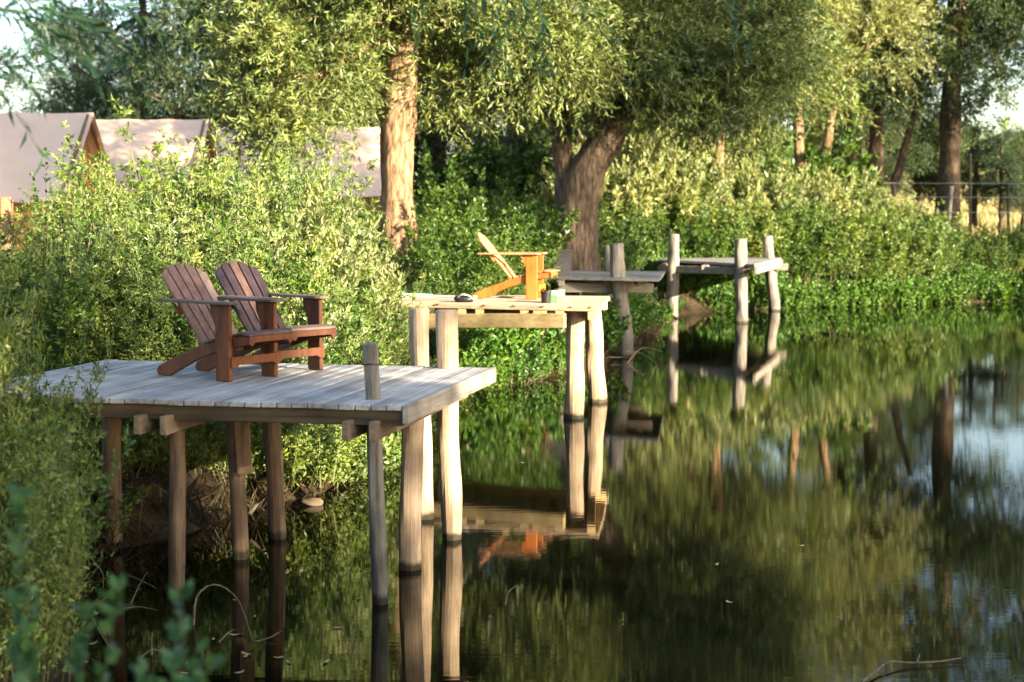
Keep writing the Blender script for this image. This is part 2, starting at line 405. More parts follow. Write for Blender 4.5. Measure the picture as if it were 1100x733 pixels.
m, nt_, p, out = new_mat('pond_water')
p.inputs['Base Color'].default_value = (0.004, 0.0042, 0.002, 1); p.inputs['Roughness'].default_value = 0.015; p.inputs['IOR'].default_value = 1.333
tc = N(nt_, 'ShaderNodeTexCoord'); mp = N(nt_, 'ShaderNodeMapping'); mp.inputs['Scale'].default_value = (2.0, 11.0, 1)
nt_.links.new(tc.outputs['Object'], mp.inputs[0])
n1 = N(nt_, 'ShaderNodeTexNoise'); n1.inputs['Scale'].default_value = 1.6; n1.inputs['Detail'].default_value = 4; nt_.links.new(mp.outputs[0], n1.inputs['Vector'])
n2 = N(nt_, 'ShaderNodeTexNoise'); n2.inputs['Scale'].default_value = 0.22; n2.inputs['Detail'].default_value = 2; nt_.links.new(tc.outputs['Object'], n2.inputs['Vector'])
mr = N(nt_, 'ShaderNodeMapRange'); nt_.links.new(n2.outputs['Fac'], mr.inputs[0]); mr.inputs[1].default_value = 0.35; mr.inputs[2].default_value = 0.65; mr.inputs[3].default_value = 0.25
mu = N(nt_, 'ShaderNodeMath', operation='MULTIPLY'); nt_.links.new(n1.outputs['Fac'], mu.inputs[0]); nt_.links.new(mr.outputs[0], mu.inputs[1])
b = N(nt_, 'ShaderNodeBump'); b.inputs['Strength'].default_value = 1.0; b.inputs['Distance'].default_value = 0.0005
nt_.links.new(mu.outputs[0], b.inputs['Height']); nt_.links.new(b.outputs[0], p.inputs['Normal'])
bm = bmesh.new(); vs = [bm.verts.new(v) for v in ((-6, -4, 0), (34, -4, 0), (34, 44, 0), (-6, 44, 0))]; bm.faces.new(vs)
water = from_bm('water', bm, m); tag(water, kind='structure', label='dark still pond water mirroring the trees', cat='water')

# ------------------------------------------------------------------ wood materials
def dir_angle(v): return math.atan2(v.y, v.x)
D1Z, D2Z, D3Z, D4Z = 1.275, 1.33, 1.35, 1.31
P1 = [at_z(433, 435.5, D1Z), at_z(527, 395, D1Z)]           # front right, back right
fdir = (at_z(102, 429.3, D1Z)-P1[0]); bdir = (at_z(150, 387.3, D1Z)-P1[1])
BL1 = P1[1] + bdir*1.10; FL1 = BL1 - (P1[1]-P1[0]); fdir = FL1-P1[0]
a1 = dir_angle(P1[1]-P1[0])
M['deck1'] = wood_mat('weathered_grey_planks', (0.19, 0.185, 0.185), (0.50, 0.485, 0.47), rot=a1, axis='x', isl=0.55)
M['fascia1'] = wood_mat('weathered_fascia', (0.17, 0.15, 0.13), (0.42, 0.37, 0.31), rot=a1, axis='x')
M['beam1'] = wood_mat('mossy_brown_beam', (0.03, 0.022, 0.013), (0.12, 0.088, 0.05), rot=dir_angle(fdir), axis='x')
M['joist1'] = wood_mat('old_joist', (0.10, 0.075, 0.05), (0.26, 0.20, 0.14), rot=a1, axis='x')
M['post_grey'] = wood_mat('grey_post', (0.085, 0.074, 0.06), (0.36, 0.32, 0.27), axis='z', wet=True)
M['post_brown'] = wood_mat('brown_post', (0.09, 0.06, 0.04), (0.30, 0.21, 0.14), axis='z', wet=True)
M['post_pale'] = wood_mat('peeled_pale_post', (0.29, 0.205, 0.135), (0.50, 0.385, 0.275), axis='z', wet=True, grain=1.5)
M['post_old'] = wood_mat('old_grey_post', (0.07, 0.062, 0.055), (0.28, 0.25, 0.22), axis='z', wet=True)
M['deck2'] = wood_mat('new_pale_planks', (0.34, 0.24, 0.15), (0.58, 0.45, 0.31), axis='x', isl=0.3)
M['beam2'] = wood_mat('new_yellow_beam', (0.36, 0.25, 0.11), (0.58, 0.44, 0.22), axis='x', isl=0.3)
M['deck3'] = wood_mat('old_grey_planks', (0.13, 0.125, 0.12), (0.34, 0.33, 0.32), axis='x', isl=0.4)
M['beam3'] = wood_mat('old_grey_beam', (0.12, 0.105, 0.09), (0.32, 0.28, 0.24), axis='x')

def planks_across(bm, f0, f1, b0, b1, width, thick, ov=0.0, gap=0.007):
    """boards running front-to-back, laid side by side from f0/b0 to f1/b1; tops at z"""
    L = (f1-f0).length; n = max(1, round(L/width))
    for i in range(n):
        t0, t1 = i/n, (i+1)/n
        g = gap/L/2
        A, B = f0.lerp(f1, t0+g), f0.lerp(f1, t1-g); C_, D_ = b0.lerp(b1, t1-g), b0.lerp(b1, t0+g)
        fd = (b0-f0).normalized(); j = random.uniform(-.012, .012); k = random.uniform(-.015, .015); dz = random.uniform(-.0025, .0025)
        pts = [A - fd*(ov+j), B - fd*(ov+j), C_ + fd*k, D_ + fd*k]
        pts = [q + Vector((0, 0, dz)) for q in pts]
        prism(bm, pts, Vector((0, 0, -thick)), bev=0.004)

def post(root, bot, top, r0, r1, mat, n=22, sides=18, rough=0.2, wob=0.008, name='post', tilt_top=True):
    bm = bmesh.new(); s = random.uniform(0, 50)
    b = Vector(bot); t = Vector(top); d = (t-b)
    b2 = b - d.normalized()*(0.7 if b.z < 0.3 else 0.25)
    path = lerp_path(b2, t, n, wob, s)
    rr = [r0 + (r1-r0)*i/(n-1) for i in range(n)]
    path.append(t + d.normalized()*0.008); rr.append(r1*0.86)
    tube(bm, path, rr, sides, rough, True, s)
    return from_bm(name, bm, mat, root, smooth=False)

def pix_post(root, xb, yb, xt, yt, wpx_b, wpx_t, mat, ztop=None, zb=0.0, **kw):
    b = at_z(xb, yb, zb); t = at_y(xt, yt, b.y)
    if ztop is not None: t = Vector((t.x, b.y, ztop))
    k = b.y/F/2
    return post(root, b, t, wpx_b*k, wpx_t*k, mat, **kw)

# ------------------------------------------------------------------ nearest jetty
j1 = empty('jetty', (P1[0]+BL1)/2*Vector((1, 1, 0)) if False else Vector(((P1[0].x+BL1.x)/2, (P1[0].y+BL1.y)/2, 0)),
           'weathered grey wooden jetty nearest the camera carrying two dark red chairs', 'jetty', 'wooden jetties along the pond bank')
bm = bmesh.new(); planks_across(bm, P1[0], FL1, P1[1], BL1, 0.098, 0.034, ov=0.02, gap=0.007)
from_bm('planking', bm, M['deck1'], j1)
up = Vector((0, 0, 1)); e1 = (P1[1]-P1[0]).normalized(); f1 = fdir.normalized()
bm = bmesh.new(); o = -f1*0.021
bar(bm, P1[0]+o-e1*0.03+Vector((0, 0, -.052)), P1[1]+o+e1*0.02+Vector((0, 0, -.052)), 0.036, 0.112); from_bm('fascia_board', bm, M['fascia1'], j1)
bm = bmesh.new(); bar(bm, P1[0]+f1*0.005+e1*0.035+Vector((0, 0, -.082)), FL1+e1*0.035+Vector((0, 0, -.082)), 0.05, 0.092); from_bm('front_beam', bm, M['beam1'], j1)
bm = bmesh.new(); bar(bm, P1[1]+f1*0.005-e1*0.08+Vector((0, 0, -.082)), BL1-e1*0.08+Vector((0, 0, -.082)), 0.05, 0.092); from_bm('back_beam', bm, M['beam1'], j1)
# posts
pix_post(j1, 188, 640, 191, 447, 18, 17, M['post_brown'], ztop=D1Z-.09)
pc = pix_post(j1, 409, 648, 398, 370, 18, 16, M['post_grey'], wob=.006)
pix_post(j1, 258, 600, 250, 447, 18, 19, M['post_brown'], ztop=D1Z-.09)
pix_post(j1, 298, 578, 290, 447, 20, 18, M['post_brown'], ztop=D1Z-.09)
pix_post(j1, 441, 611, 444, 445, 25, 23, M['post_pale'], ztop=D1Z-.09)
pix_post(j1, 485, 579, 480, 334, 21, 23, M['post_pale'])
pix_post(j1, 456, 557, 450, 332, 19, 21, M['post_pale'])
pix_post(j1, 122, 545, 122, 447, 20, 19, M['post_brown'], ztop=D1Z-.09, zb=0.3)
pix_post(j1, 68, 600, 66, 447, 20, 19, M['post_brown'], ztop=D1Z-.09, zb=0.2)
def joist_pair(px, py, off, fwd, back=1.9, z0=D1Z-.152, h=0.115):
    c = at_z(px, py); c = Vector((c.x, c.y, z0))
    for s in (-1, 1):
        bm = bmesh.new(); a = c + f1*(s*off) - e1*fwd
        bar(bm, a, a+e1*back, 0.045, h); from_bm('joist', bm, M['joist1'], j1)
joist_pair(188, 640, 0.085, .30); joist_pair(407, 648, 0.082, .36, back=2.2)
bm = bmesh.new(); c = at_z(262, 602); bar(bm, (c.x+.03, c.y-.07, .62), (c.x+.0, c.y-.05, D1Z-.1), 0.1, 0.04, up=Vector((0, 1, 0))); from_bm('splice_plank', bm, M['post_brown'], j1)
# wire round the corner post
bm = bmesh.new(); b_ = at_z(409, 648); q = at_y(398.5, 391, b_.y)
tube(bm, [q+Vector((math.cos(t)*.049, math.sin(t)*.049, .004*math.sin(3*t))) for t in np.linspace(0, 2*math.pi, 20)], 0.0045, 6); from_bm('wire_binding', bm, plain_mat('rusty_wire', (0.06, 0.04, 0.03)), j1)

# ------------------------------------------------------------------ second jetty
c2 = dict(fr=at_z(644, 331, D2Z), br=at_z(654.5, 318, D2Z), fl=at_z(430, 326.3, D2Z), bl=at_z(413, 316.2, D2Z))
j2 = empty('jetty', Vector(((c2['fr'].x+c2['bl'].x)/2, (c2['fr'].y+c2['bl'].y)/2, 0)), 'pale new timber jetty with one orange armchair, second from the camera', 'jetty', 'wooden jetties along the pond bank')
bm = bmesh.new(); planks_across(bm, c2['fr'], c2['br'], c2['fl'], c2['bl'], 0.19, 0.045, ov=0.01, gap=0.012); from_bm('planking', bm, M['deck2'], j2)
d2 = (c2['fr']-c2['fl']).normalized(); s2 = (c2['br']-c2['fr']).normalized()
bm = bmesh.new(); a = at_y(461, 344.5, 17.72); b = at_y(607, 344.5, 17.12); bar(bm, a, b, 0.09, 0.165); from_bm('front_beam', bm, M['beam2'], j2)
bm = bmesh.new(); bar(bm, a+Vector((0, 1.5, 0)), b+Vector((0.1, 1.5, 0)), 0.09, 0.165); from_bm('back_beam', bm, M['beam2'], j2)
for px in (444, 496, 515, 563, 580, 601, 636):
    bm = bmesh.new(); a = at_y(px, 331, 17.72-(px-461)/146*.6-.02); a.z = D2Z-0.045-0.047
    bar(bm, a, a+Vector((0.12, 2.1, 0)), 0.10 if px != 580 else 0.16, 0.088); from_bm('joist', bm, M['beam2'], j2)
pix_post(j2, 617, 449, 619, 335, 21, 19, M['post_pale'], ztop=1.282)
pix_post(j2, 641, 432, 637, 338, 22, 18, M['post_pale'], ztop=1.18)
pix_post(j2, 478, 445, 477, 340, 16, 15, M['post_pale'], ztop=1.18)
bm = bmesh.new(); a = at_y(625, 336, 18.9); a.z = 1.235; bar(bm, a, a+Vector((.31, .1, 0)), .12, .1); from_bm('cap_block', bm, M['beam2'], j2)
for px in (467, 500, 535, 561, 583, 607, 630):
    pass
bolt_m = plain_mat('rusty_bolt', (0.16, 0.06, 0.03))
for px in (470, 520, 552, 583, 613, 634):
    bm = bmesh.new(); a = at_z(px, 326.6+(px-430)/214*4.6, D2Z); tube(bm, [a+Vector((0, .05, -.005)), a+Vector((0, .05, .008))], 0.02, 8); from_bm('bolt', bm, bolt_m, j2)

# ------------------------------------------------------------------ third jetty
c3 = dict(fl=at_z(578, 297, D3Z), fr=at_z(708, 299.5, D3Z), br=at_z(714, 291.5, D3Z), bl=at_z(578, 290.5, D3Z))
j3 = empty('jetty', Vector((c3['fr'].x-1, c3['fr'].y+1, 0)), 'low grey old jetty with a wicker tub on its bank end, third from the camera', 'jetty', 'wooden jetties along the pond bank')
bm = bmesh.new(); planks_across(bm, c3['fr'], c3['br'], c3['fl'], c3['bl'], 0.22, 0.05, gap=0.014); from_bm('planking', bm, M['deck3'], j3)
bm = bmesh.new(); a = at_y(600, 309, 25.1); b = at_y(702, 309.5, 25.0); bar(bm, a, b, .09, .16); from_bm('front_beam', bm, M['beam3'], j3)
bm = bmesh.new(); bar(bm, a+Vector((0, 1.9, 0)), b+Vector((0, 1.9, 0)), .09, .16); from_bm('back_beam', bm, M['beam3'], j3)
for px in (603, 653, 688):
    bm = bmesh.new(); a = at_y(px, 302, 24.95); a.z = D3Z-.05-.055; bar(bm, a, a+Vector((.1, 2.1, 0)), .11, .1); from_bm('joist', bm, M['beam3'], j3)
pix_post(j3, 672, 384, 662, 262, 15, 16, M['post_old'], wob=.03, rough=.25)
pix_post(j3, 658, 371, 653, 264, 9, 9, M['post_old'], wob=.03)
pix_post(j3, 600, 385, 601, 300, 12, 12, M['post_old'], ztop=1.2, zb=.1)

# ------------------------------------------------------------------ farthest jetty
c4 = dict(fl=at_z(682, 277.2, D4Z), fr=at_z(811, 284, D4Z), br=at_z(839, 277, D4Z), bl=at_z(712, 272.8, D4Z))
j4 = empty('jetty', Vector((c4['fr'].x-1.5, c4['fr'].y+1.5, 0)), 'bare grey jetty with tall posts, farthest from the camera', 'jetty', 'wooden jetties along the pond bank')
bm = bmesh.new(); planks_across(bm, c4['fr'], c4['br'], c4['fl'], c4['bl'], 0.24, 0.06, gap=0.016); from_bm('planking', bm, M['deck3'], j4)
s4 = (c4['br']-c4['fr']).normalized(); d4 = (c4['fl']-c4['fr']).normalized(); dn = Vector((0, 0, -1))
bm = bmesh.new(); bar(bm, c4['fr']-d4*.03+dn*.14, c4['br']-d4*.03+dn*.14, .06, .15); from_bm('fascia_board', bm, M['beam3'], j4)
bm = bmesh.new(); a = at_y(708, 289, 34.6); b = at_y(790, 291, 33.2); bar(bm, a, b, .1, .16); from_bm('front_beam', bm, M['beam3'], j4)
bm = bmesh.new(); a = at_y(740, 284, 37.4); b = at_y(846, 287, 36.8); bar(bm, a, b, .1, .17); from_bm('back_beam', bm, M['beam3'], j4)
for px in (712, 757, 798):
    bm = bmesh.new(); a = at_y(px, 285, 34.5-(px-712)*.018); a.z = D4Z-.06-.06; bar(bm, a, a+s4*2.8, .14, .11); from_bm('joist', bm, M['beam3'], j4)
pix_post(j4, 722, 342, 724, 252, 13, 12, M['post_old'])
pix_post(j4, 797, 347, 795, 257, 14.5, 13, M['post_old'])
pix_post(j4, 832, 334, 824, 254, 13, 11, M['post_old'])

# ------------------------------------------------------------------ chairs
def make_chair(name, loc, rz, label, wood, slat_mats, seat_mat, sc_=0.965):
    root = empty(name, loc, label, 'chair', 'wooden garden armchairs on the jetties', rz)
    def P(name, fn, mat):
        bm = bmesh.new(); fn(bm); return from_bm(name, bm, mat, root, world=False)
    V3 = Vector
    hw = 0.20
    for s in (-1, 1):
        def leg(bm, s=s):
            bar(bm, V3((0, s*(hw+.018), 0)), V3((0, s*(hw+.018), .535)), .036, .14, up=V3((1, 0, 0)), bev=.005)
        lg = P('leg', leg, wood)
        def brk(bm, s=s):
            y = s*(hw+.018); prism(bm, [V3((-.063, y-.014, .535)), V3((-.125, y-.014, .535)), V3((-.118, y-.014, .47)), V3((-.063, y-.014, .36))], V3((0, .028, 0)), .003)
        b_ = P('arm_bracket', brk, wood); b_.parent = lg
        def stringer(bm, s=s):
            y0 = s*(hw-.018)-.016
            o = [(-.72, 0), (-.60, 0), (-.30, .135), (.0, .235), (.215, .262), (.225, .285), (.21, .322), (0, .30), (-.30, .225), (-.60, .115), (-.715, .065), (-.735, .03)]
            prism(bm, [V3((x, y0, z)) for x, z in o], V3((0, .032, 0)), .003)
        P('side_rail', stringer, wood)
        def arm(bm, s=s):
            yc = s*(hw+.02)
            o = [(-.66, -.035), (-.55, -.04), (-.1, -.062), (.08, -.068), (.112, -.045), (.118, 0), (.112, .045), (.08, .068), (-.1, .062), (-.55, .04), (-.66, .035)]
            prism(bm, [V3((x, yc+y, .537)) for x, y in o], V3((0, 0, .019)), .003)
        P('armrest', arm, seat_mat)
    # back: five slats, fanned and round topped
    base = V3((-.235, 0, .20)); tilt = math.atan2(.49, .60); ax = V3((-math.sin(tilt), 0, math.cos(tilt))); nrm = V3((math.cos(tilt), 0, math.sin(tilt)))
    Ls = [.66, .735, .76, .735, .66]
    for i in range(5):
        def slat(bm, i=i):
            c0 = (i-2)*.075; c1 = (i-2)*.087; w0, w1 = .0308, .0365; L = Ls[i]
            hh = lambda y: .765 - .105*(abs(y)/.21)**2.2
            pts = [(c0-w0, -.03), (c0+w0, -.03), (c1+w1, hh(c1+w1)-.007), (c1+w1*.72, hh(c1+w1*.72)), (c1, hh(c1)), (c1-w1*.72, hh(c1-w1*.72)), (c1-w1, hh(c1-w1)-.007)]
            prism(bm, [base + V3((0, y, 0)) + ax*t for y, t in pts], nrm*.02, .0025)
        P('back_slat', slat, slat_mats[i])
    for t, w_ in ((.06, .36), (.37, .46), (.60, .33)):
        P('back_rail', lambda bm: bar(bm, base+ax*t-nrm*.014+V3((0, -w_/2, 0)), base+ax*t-nrm*.014+V3((0, w_/2, 0)), .024, .055, up=ax, bev=.003), wood)
    # seat slats along the rails
    def seat(bm):
        for k in range(5):
            x = -.20+k*.078; z = .258+ (x+.20)*.21 + .006
            bar(bm, V3((x, -hw-.0, z)), V3((x, hw+.0, z)), .066, .02, up=V3((-.28, 0, 1)), bev=.004)
    P('seat', seat, seat_mat)
    def nose(bm):
        bar(bm, V3((.195, -hw-.012, .337)), V3((.195, hw+.012, .337)), .10, .022, up=V3((.12, 0, 1)), bev=.006)
    P('seat_edge', nose, seat_mat)
    def apron(bm):
        y = hw+.01; o = [(-y, .322), (y, .322), (y, .268), (y-.03, .25), (y-.055, .28), (-y+.055, .28), (-y+.03, .25), (-y, .268)]
        prism(bm, [V3((.228, a, b)) for a, b in o], V3((.02, 0, 0)), .003)
    P('apron', apron, wood)
    def stretch(bm):
        y = hw+.03; o = [(-y, .175), (y, .175), (y, .095), (y-.045, .095), (y-.07, .115), (-y+.07, .115), (-y+.045, .095), (-y, .095)]
        prism(bm, [V3((.072, a, b)) for a, b in o], V3((.024, 0, 0)), .003)
    P('front_stretcher', stretch, wood)
    root.scale = (sc_, sc_, sc_)
    return root
W_red = wood_mat('red_brown_stain', (0.055, 0.020, 0.008), (0.21, 0.066, 0.020), axis='z', rough=.55, isl=.25)
W_slat = wood_mat('faded_red_slat', (0.10, 0.055, 0.045), (0.24, 0.145, 0.118), axis='z', rough=.6)
W_slat2 = wood_mat('bleached_red_slat', (0.2, 0.12, 0.095), (0.38, 0.26, 0.21), axis='z', rough=.6)
W_dark = wood_mat('dark_violet_slat', (0.014, 0.009, 0.012), (0.048, 0.031, 0.038), axis='z', rough=.5)
W_dark2 = wood_mat('dark_red_slat', (0.05, 0.028, 0.026), (0.12, 0.070, 0.062), axis='z', rough=.5)
W_arm = wood_mat('dark_arm_wood', (0.06, 0.032, 0.028), (0.16, 0.10, 0.085), axis='x', rough=.5)
W_seat1 = wood_mat('greyed_seat_wood', (0.12, 0.07, 0.06), (0.26, 0.18, 0.15), axis='y', rough=.55)
W_red2 = wood_mat('deep_red_stain', (0.055, 0.02, 0.012), (0.14, 0.052, 0.026), axis='z', rough=.5)
W_sunlit = wood_mat('sunlit_red_stain', (0.28, 0.075, 0.012), (0.44, 0.14, 0.028), axis='z', rough=.5, isl=.25)  # same red-brown paint, turned orange to carry the sunlight in its colour
W_sunlit_slat = wood_mat('sunlit_faded_slat', (0.26, 0.11, 0.055), (0.42, 0.22, 0.12), axis='z', rough=.6)  # slat colour brightened and warmed for the sun as well
def chair_at(pn, pf, z):
    a, b = at_z(*pn, z), at_z(*pf, z); c = (a+b)/2; d = b-a
    return Vector((c.x, c.y, z+.003)), math.atan2(d.y, d.x) - math.pi/2
l1, r1 = chair_at((244, 410), (287, 404.8), D1Z)
make_chair('garden_armchair', l1, r1, 'red brown slatted armchair with faded pink back, nearer of the pair on the grey jetty', W_red, [W_slat, W_slat, W_slat, W_slat, W_slat2], W_arm)
l2, r2 = chair_at((290, 402.5), (339, 397.5), D1Z)
make_chair('garden_armchair', l2, r2, 'dark purple backed slatted armchair, farther of the pair on the grey jetty', W_red2, [W_dark, W_dark, W_dark2, W_dark, W_dark], W_seat1)
l3, r3 = chair_at((566, 323.5), (582.5, 318.2), D2Z)
mc = make_chair("garden_armchair", l3, r3, 'sunlit orange slatted armchair alone on the pale timber jetty', W_sunlit, [W_sunlit_slat]*5, W_sunlit_slat); mc.scale = (1.04, 1.04, 1.04)

# ------------------------------------------------------------------ fishing things on the second jetty
rodm = plain_mat('rod_dark', (0.03, 0.03, 0.035), .4); rodg = plain_mat('rod_green', (0.20, 0.42, 0.33), .5); rodw = plain_mat('rod_cork', (0.4, 0.3, 0.2), .7)
ra = at_z(411, 316, D2Z+.10); rb = at_z(512, 319.5, D2Z+.03)
rod = empty('fishing_rod', ra, 'thin dark pole with a pale green middle lying across the pale jetty', 'rod')
for nm, t0, t1, mt, r in (('tip', 0, .17, rodm, .013), ('sleeve', .17, .52, rodg, .02), ('shaft', .52, .86, rodm, .017), ('handle', .86, 1, rodw, .02)):
    bm = bmesh.new(); tube(bm, lerp_path(ra.lerp(rb, t0), ra.lerp(rb, t1), 4), r, 8); from_bm(nm, bm, mt, rod, smooth=False)
bgm = plain_mat('black_nylon', (0.012, 0.012, 0.014), .45, .4, 20, .01); bgl = plain_mat('grey_trim', (0.45, 0.43, 0.4), .5)
q = at_z(499, 325, D2Z)
bag = empty('tackle_bag', q, 'small black bag slumped behind the rear foot of the orange armchair', 'bag')
bm = bmesh.new(); bmesh.ops.create_icosphere(bm, subdivisions=3, radius=1)
for v in bm.verts:
    n_ = mnoise.noise(v.co*1.7)*.22; v.co = Vector((v.co.x*(.13+.03*n_), v.co.y*.10, max(0, (v.co.z+.75)*(.058+.05*n_)))); v.co += q
from_bm('pouch', bm, bgm, bag, smooth=True)
bm = bmesh.new(); tube(bm, curve_path([q+Vector((-.1, -.05, .05)), q+Vector((-.03, -.11, .10)), q+Vector((.06, -.10, .085)), q+Vector((.12, -.04, .03))], 14), .008, 8); from_bm('strap', bm, bgl, bag)
# bait tub beside the front leg
q = at_z(595, 325.2, D2Z)
box = empty('bait_box', q, 'pale green and white plastic box in front of the orange armchair', 'box')
gm = plain_mat('mint_plastic', (0.10, 0.30, 0.10), .35, .08); wm = plain_mat('white_plastic', (0.42, 0.55, 0.36), .35, .05); bk = plain_mat('black_plastic', (0.015, 0.015, 0.017), .4)
bm = bmesh.new(); bar(bm, q+Vector((0, 0, .0)), q+Vector((0, 0, .085)), .13, .11, up=Vector((.2, 1, 0)), bev=.012); from_bm('tub', bm, gm, box)
bm = bmesh.new(); bar(bm, q+Vector((0, 0, .085)), q+Vector((0, 0, .145)), .138, .118, up=Vector((.2, 1, 0)), bev=.014); from_bm('lid', bm, wm, box)
q2 = at_z(586.5, 325.6, D2Z)
bc = empty('bait_bucket', q2, 'short black bucket beside the mint green box on the pale jetty', 'bucket')
bm = bmesh.new(); tube(bm, [q2+Vector((0, 0, z)) for z in (0, .01, .12, .125, .14, .141)], [.05, .056, .064, .071, .071, .05], 20); from_bm('pail', bm, bk, bc)
bm = bmesh.new(); tube(bm, [q2+Vector((math.cos(t)*.07, -.02-.03*math.sin(t), .135+.02*math.sin(t))) for t in np.linspace(0, math.pi, 12)], .004, 6); from_bm('handle', bm, bk, bc)
q3 = at_z(604.5, 323.5, D2Z)
bm = bmesh.new(); tube(bm, [q3+Vector((0, 0, z)) for z in (0, .004, .022, .026)], [.055, .062, .066, .055], 20)
o = from_bm('plastic_lid', bm, wm, None); tag(o, 'flat white plastic lid lying right of the mint green box', 'lid')

# wicker tub on the third jetty
m, nt_, p, out = new_mat('grey_wicker')
tc = N(nt_, 'ShaderNodeTexCoord'); bt = N(nt_, 'ShaderNodeTexBrick'); bt.inputs['Scale'].default_value = 22; bt.inputs['Mortar Size'].default_value = .03
bt.inputs['Color1'].default_value = (.13, .12, .12, 1); bt.inputs['Color2'].default_value = (.20, .19, .19, 1); bt.inputs['Mortar'].default_value = (.03, .028, .028, 1)
mp = N(nt_, 'ShaderNodeMapping'); mp.inputs['Rotation'].default_value = (math.pi/2, 0, 0); nt_.links.new(tc.outputs['Object'], mp.inputs[0]); nt_.links.new(mp.outputs[0], bt.inputs['Vector'])
nt_.links.new(bt.outputs['Color'], p.inputs['Base Color']); p.inputs['Roughness'].default_value = .6
b = N(nt_, 'ShaderNodeBump'); b.inputs['Distance'].default_value = .012; nt_.links.new(bt.outputs['Fac'], b.inputs['Height']); b.invert = True; nt_.links.new(b.outputs[0], p.inputs['Normal'])
q = at_z(600, 297, D3Z) + Vector((0, .35, 0))
wk = empty('wicker_tub', q, 'grey woven wicker tub chair seen from behind on the third jetty', 'chair')
def wkr(bm):
    def rect(wx, wy, z): return [q+Vector((sx*wx/2, sy*wy/2, z)) for sx, sy in ((-1, -1), (1, -1), (1, 1), (-1, 1))]
    outer = [rect(.40, .36, 0), rect(.44, .40, .2), rect(.49, .44, .42)]; inner = [rect(.44, .39, .42), rect(.38, .34, .18), rect(.36, .32, .16)]
    loops = [[bm.verts.new(v) for v in r] for r in outer+inner]
    for a, b in zip(loops, loops[1:]):
        for k in range(4): bm.faces.new((a[k], a[(k+1) % 4], b[(k+1) % 4], b[k]))
    bm.faces.new(loops[-1]); bm.faces.new(list(reversed(loops[0])))
bm = bmesh.new(); wkr(bm); from_bm('woven_shell', bm, m, wk)
bm = bmesh.new(); zz = .425
pts = [q+Vector((sx*.235, sy*.21, zz)) for sx, sy in ((-1, -1), (1, -1), (1, 1), (-1, 1), (-1, -1))]
for a, b in zip(pts, pts[1:]): tube(bm, [a, b], .016, 8)
from_bm('rim', bm, plain_mat('wicker_rim', (.15, .14, .14), .6), wk)

# ------------------------------------------------------------------ tents on the left
m, nt_, p, out = new_mat('tent_canvas')
tc = N(nt_, 'ShaderNodeTexCoord'); nz = N(nt_, 'ShaderNodeTexNoise'); nz.inputs['Scale'].default_value = 1.3; nz.inputs['Detail'].default_value = 5; nt_.links.new(tc.outputs['Object'], nz.inputs['Vector'])
r = ramp(nt_, nz.outputs['Fac'], [(.3, (.74, .50, .37)), (.7, (.84, .59, .44))]); nt_.links.new(r.outputs[0], p.inputs['Base Color']); p.inputs['Roughness'].default_value = .85
b = N(nt_, 'ShaderNodeBump'); b.inputs['Distance'].default_value = .05; b.inputs['Strength'].default_value = .4; nt_.links.new(nz.outputs['Fac'], b.inputs['Height']); nt_.links.new(b.outputs[0], p.inputs['Normal'])
M['canvas'] = m
M['gable'] = plain_mat('ochre_gable', (0.55, 0.29, 0.09), .85, .12, 3)
M['tent_wood'] = wood_mat('tent_timber', (0.14, 0.08, 0.045), (0.32, 0.2, 0.11), axis='z')
def tent(x0, x1, yr, zr, half, drop, label):
    g0 = H((x0+x1)/2, yr-half); base = Vector(((x0+x1)/2, yr, g0))
    root = empty('tent', base, label, 'tent', 'canvas tents behind the thicket')
    zE = zr-drop; n = 12
    bm = bmesh.new()
    prof = [(-half, zE), (-half*.5, zr-drop*.54), (0, zr), (half*.5, zr-drop*.54), (half, zE)]
    top = [[bm.verts.new((x0+(x1-x0)*i/n, yr+a, z - .05*math.sin(math.pi*((i*3/n) % 1.0))*(1 if a else .4))) for a, z in prof] for i in range(n+1)]
    for i in range(n):
        for k in range(4): bm.faces.new((top[i][k], top[i+1][k], top[i+1][k+1], top[i][k+1]))
    bmesh.ops.recalc_face_normals(bm, faces=bm.faces[:])
    bmesh.ops.solidify(bm, geom=bm.faces[:], thickness=.03)
    from_bm('roof', bm, M['canvas'], root)
    bm = bmesh.new(); xg = x1-.3; zz = .12
    prism(bm, [Vector((xg, yr-half*.86, g0)), Vector((xg, yr+half*.86, g0)), Vector((xg, yr+half*.86, zE+.15)), Vector((xg, yr, zr-zz)), Vector((xg, yr-half*.86, zE+.15))], Vector((-.03, 0, 0)))
    from_bm('gable', bm, M['gable'], root)
    bm = bmesh.new(); bar(bm, (x0+.2, yr-half*.86, (g0+zE+.1)/2), (xg-.05, yr-half*.86, (g0+zE+.1)/2), .04, zE+.1-g0, bev=0); from_bm('side_wall', bm, M['gable'], root)
    for yy in (-half*.93, half*.93):
        bm = bmesh.new(); bar(bm, (x1-.12, yr+yy, g0), (x1-.12, yr+yy, zE+.02), .11, .11, up=Vector((0, 1, 0))); from_bm('pole', bm, M['tent_wood'], root)
    for s in (-1, 1):
        bm = bmesh.new(); bar(bm, (x1-.10, yr, zr-.07), (x1-.10, yr+s*half, zE-.05), .06, .1); from_bm('rafter', bm, M['tent_wood'], root)
    return root
tent(-13.0, -8.35, 30, 4.42, 2.1, 1.75, 'pinkish canvas ridge tent, nearest and leftmost with an open orange gable')
tent(-9.4, -6.65, 33, 4.48, 1.9, 1.65, 'pinkish canvas ridge tent between the leftmost tent and the greyish tent behind the pale trunk')
tent(-7.6, -2.8, 37, 4.55, 2.0, 1.7, 'greyish lilac canvas tent, farthest, partly hidden by willow leaves')
bm = bmesh.new(); a = at_y(5, 320, 16); a.z = H(a.x, 16)-.1; b = at_y(7, 212, 16); bar(bm, a, b, .11, .11, up=Vector((0, 1, 0)), bev=.01)
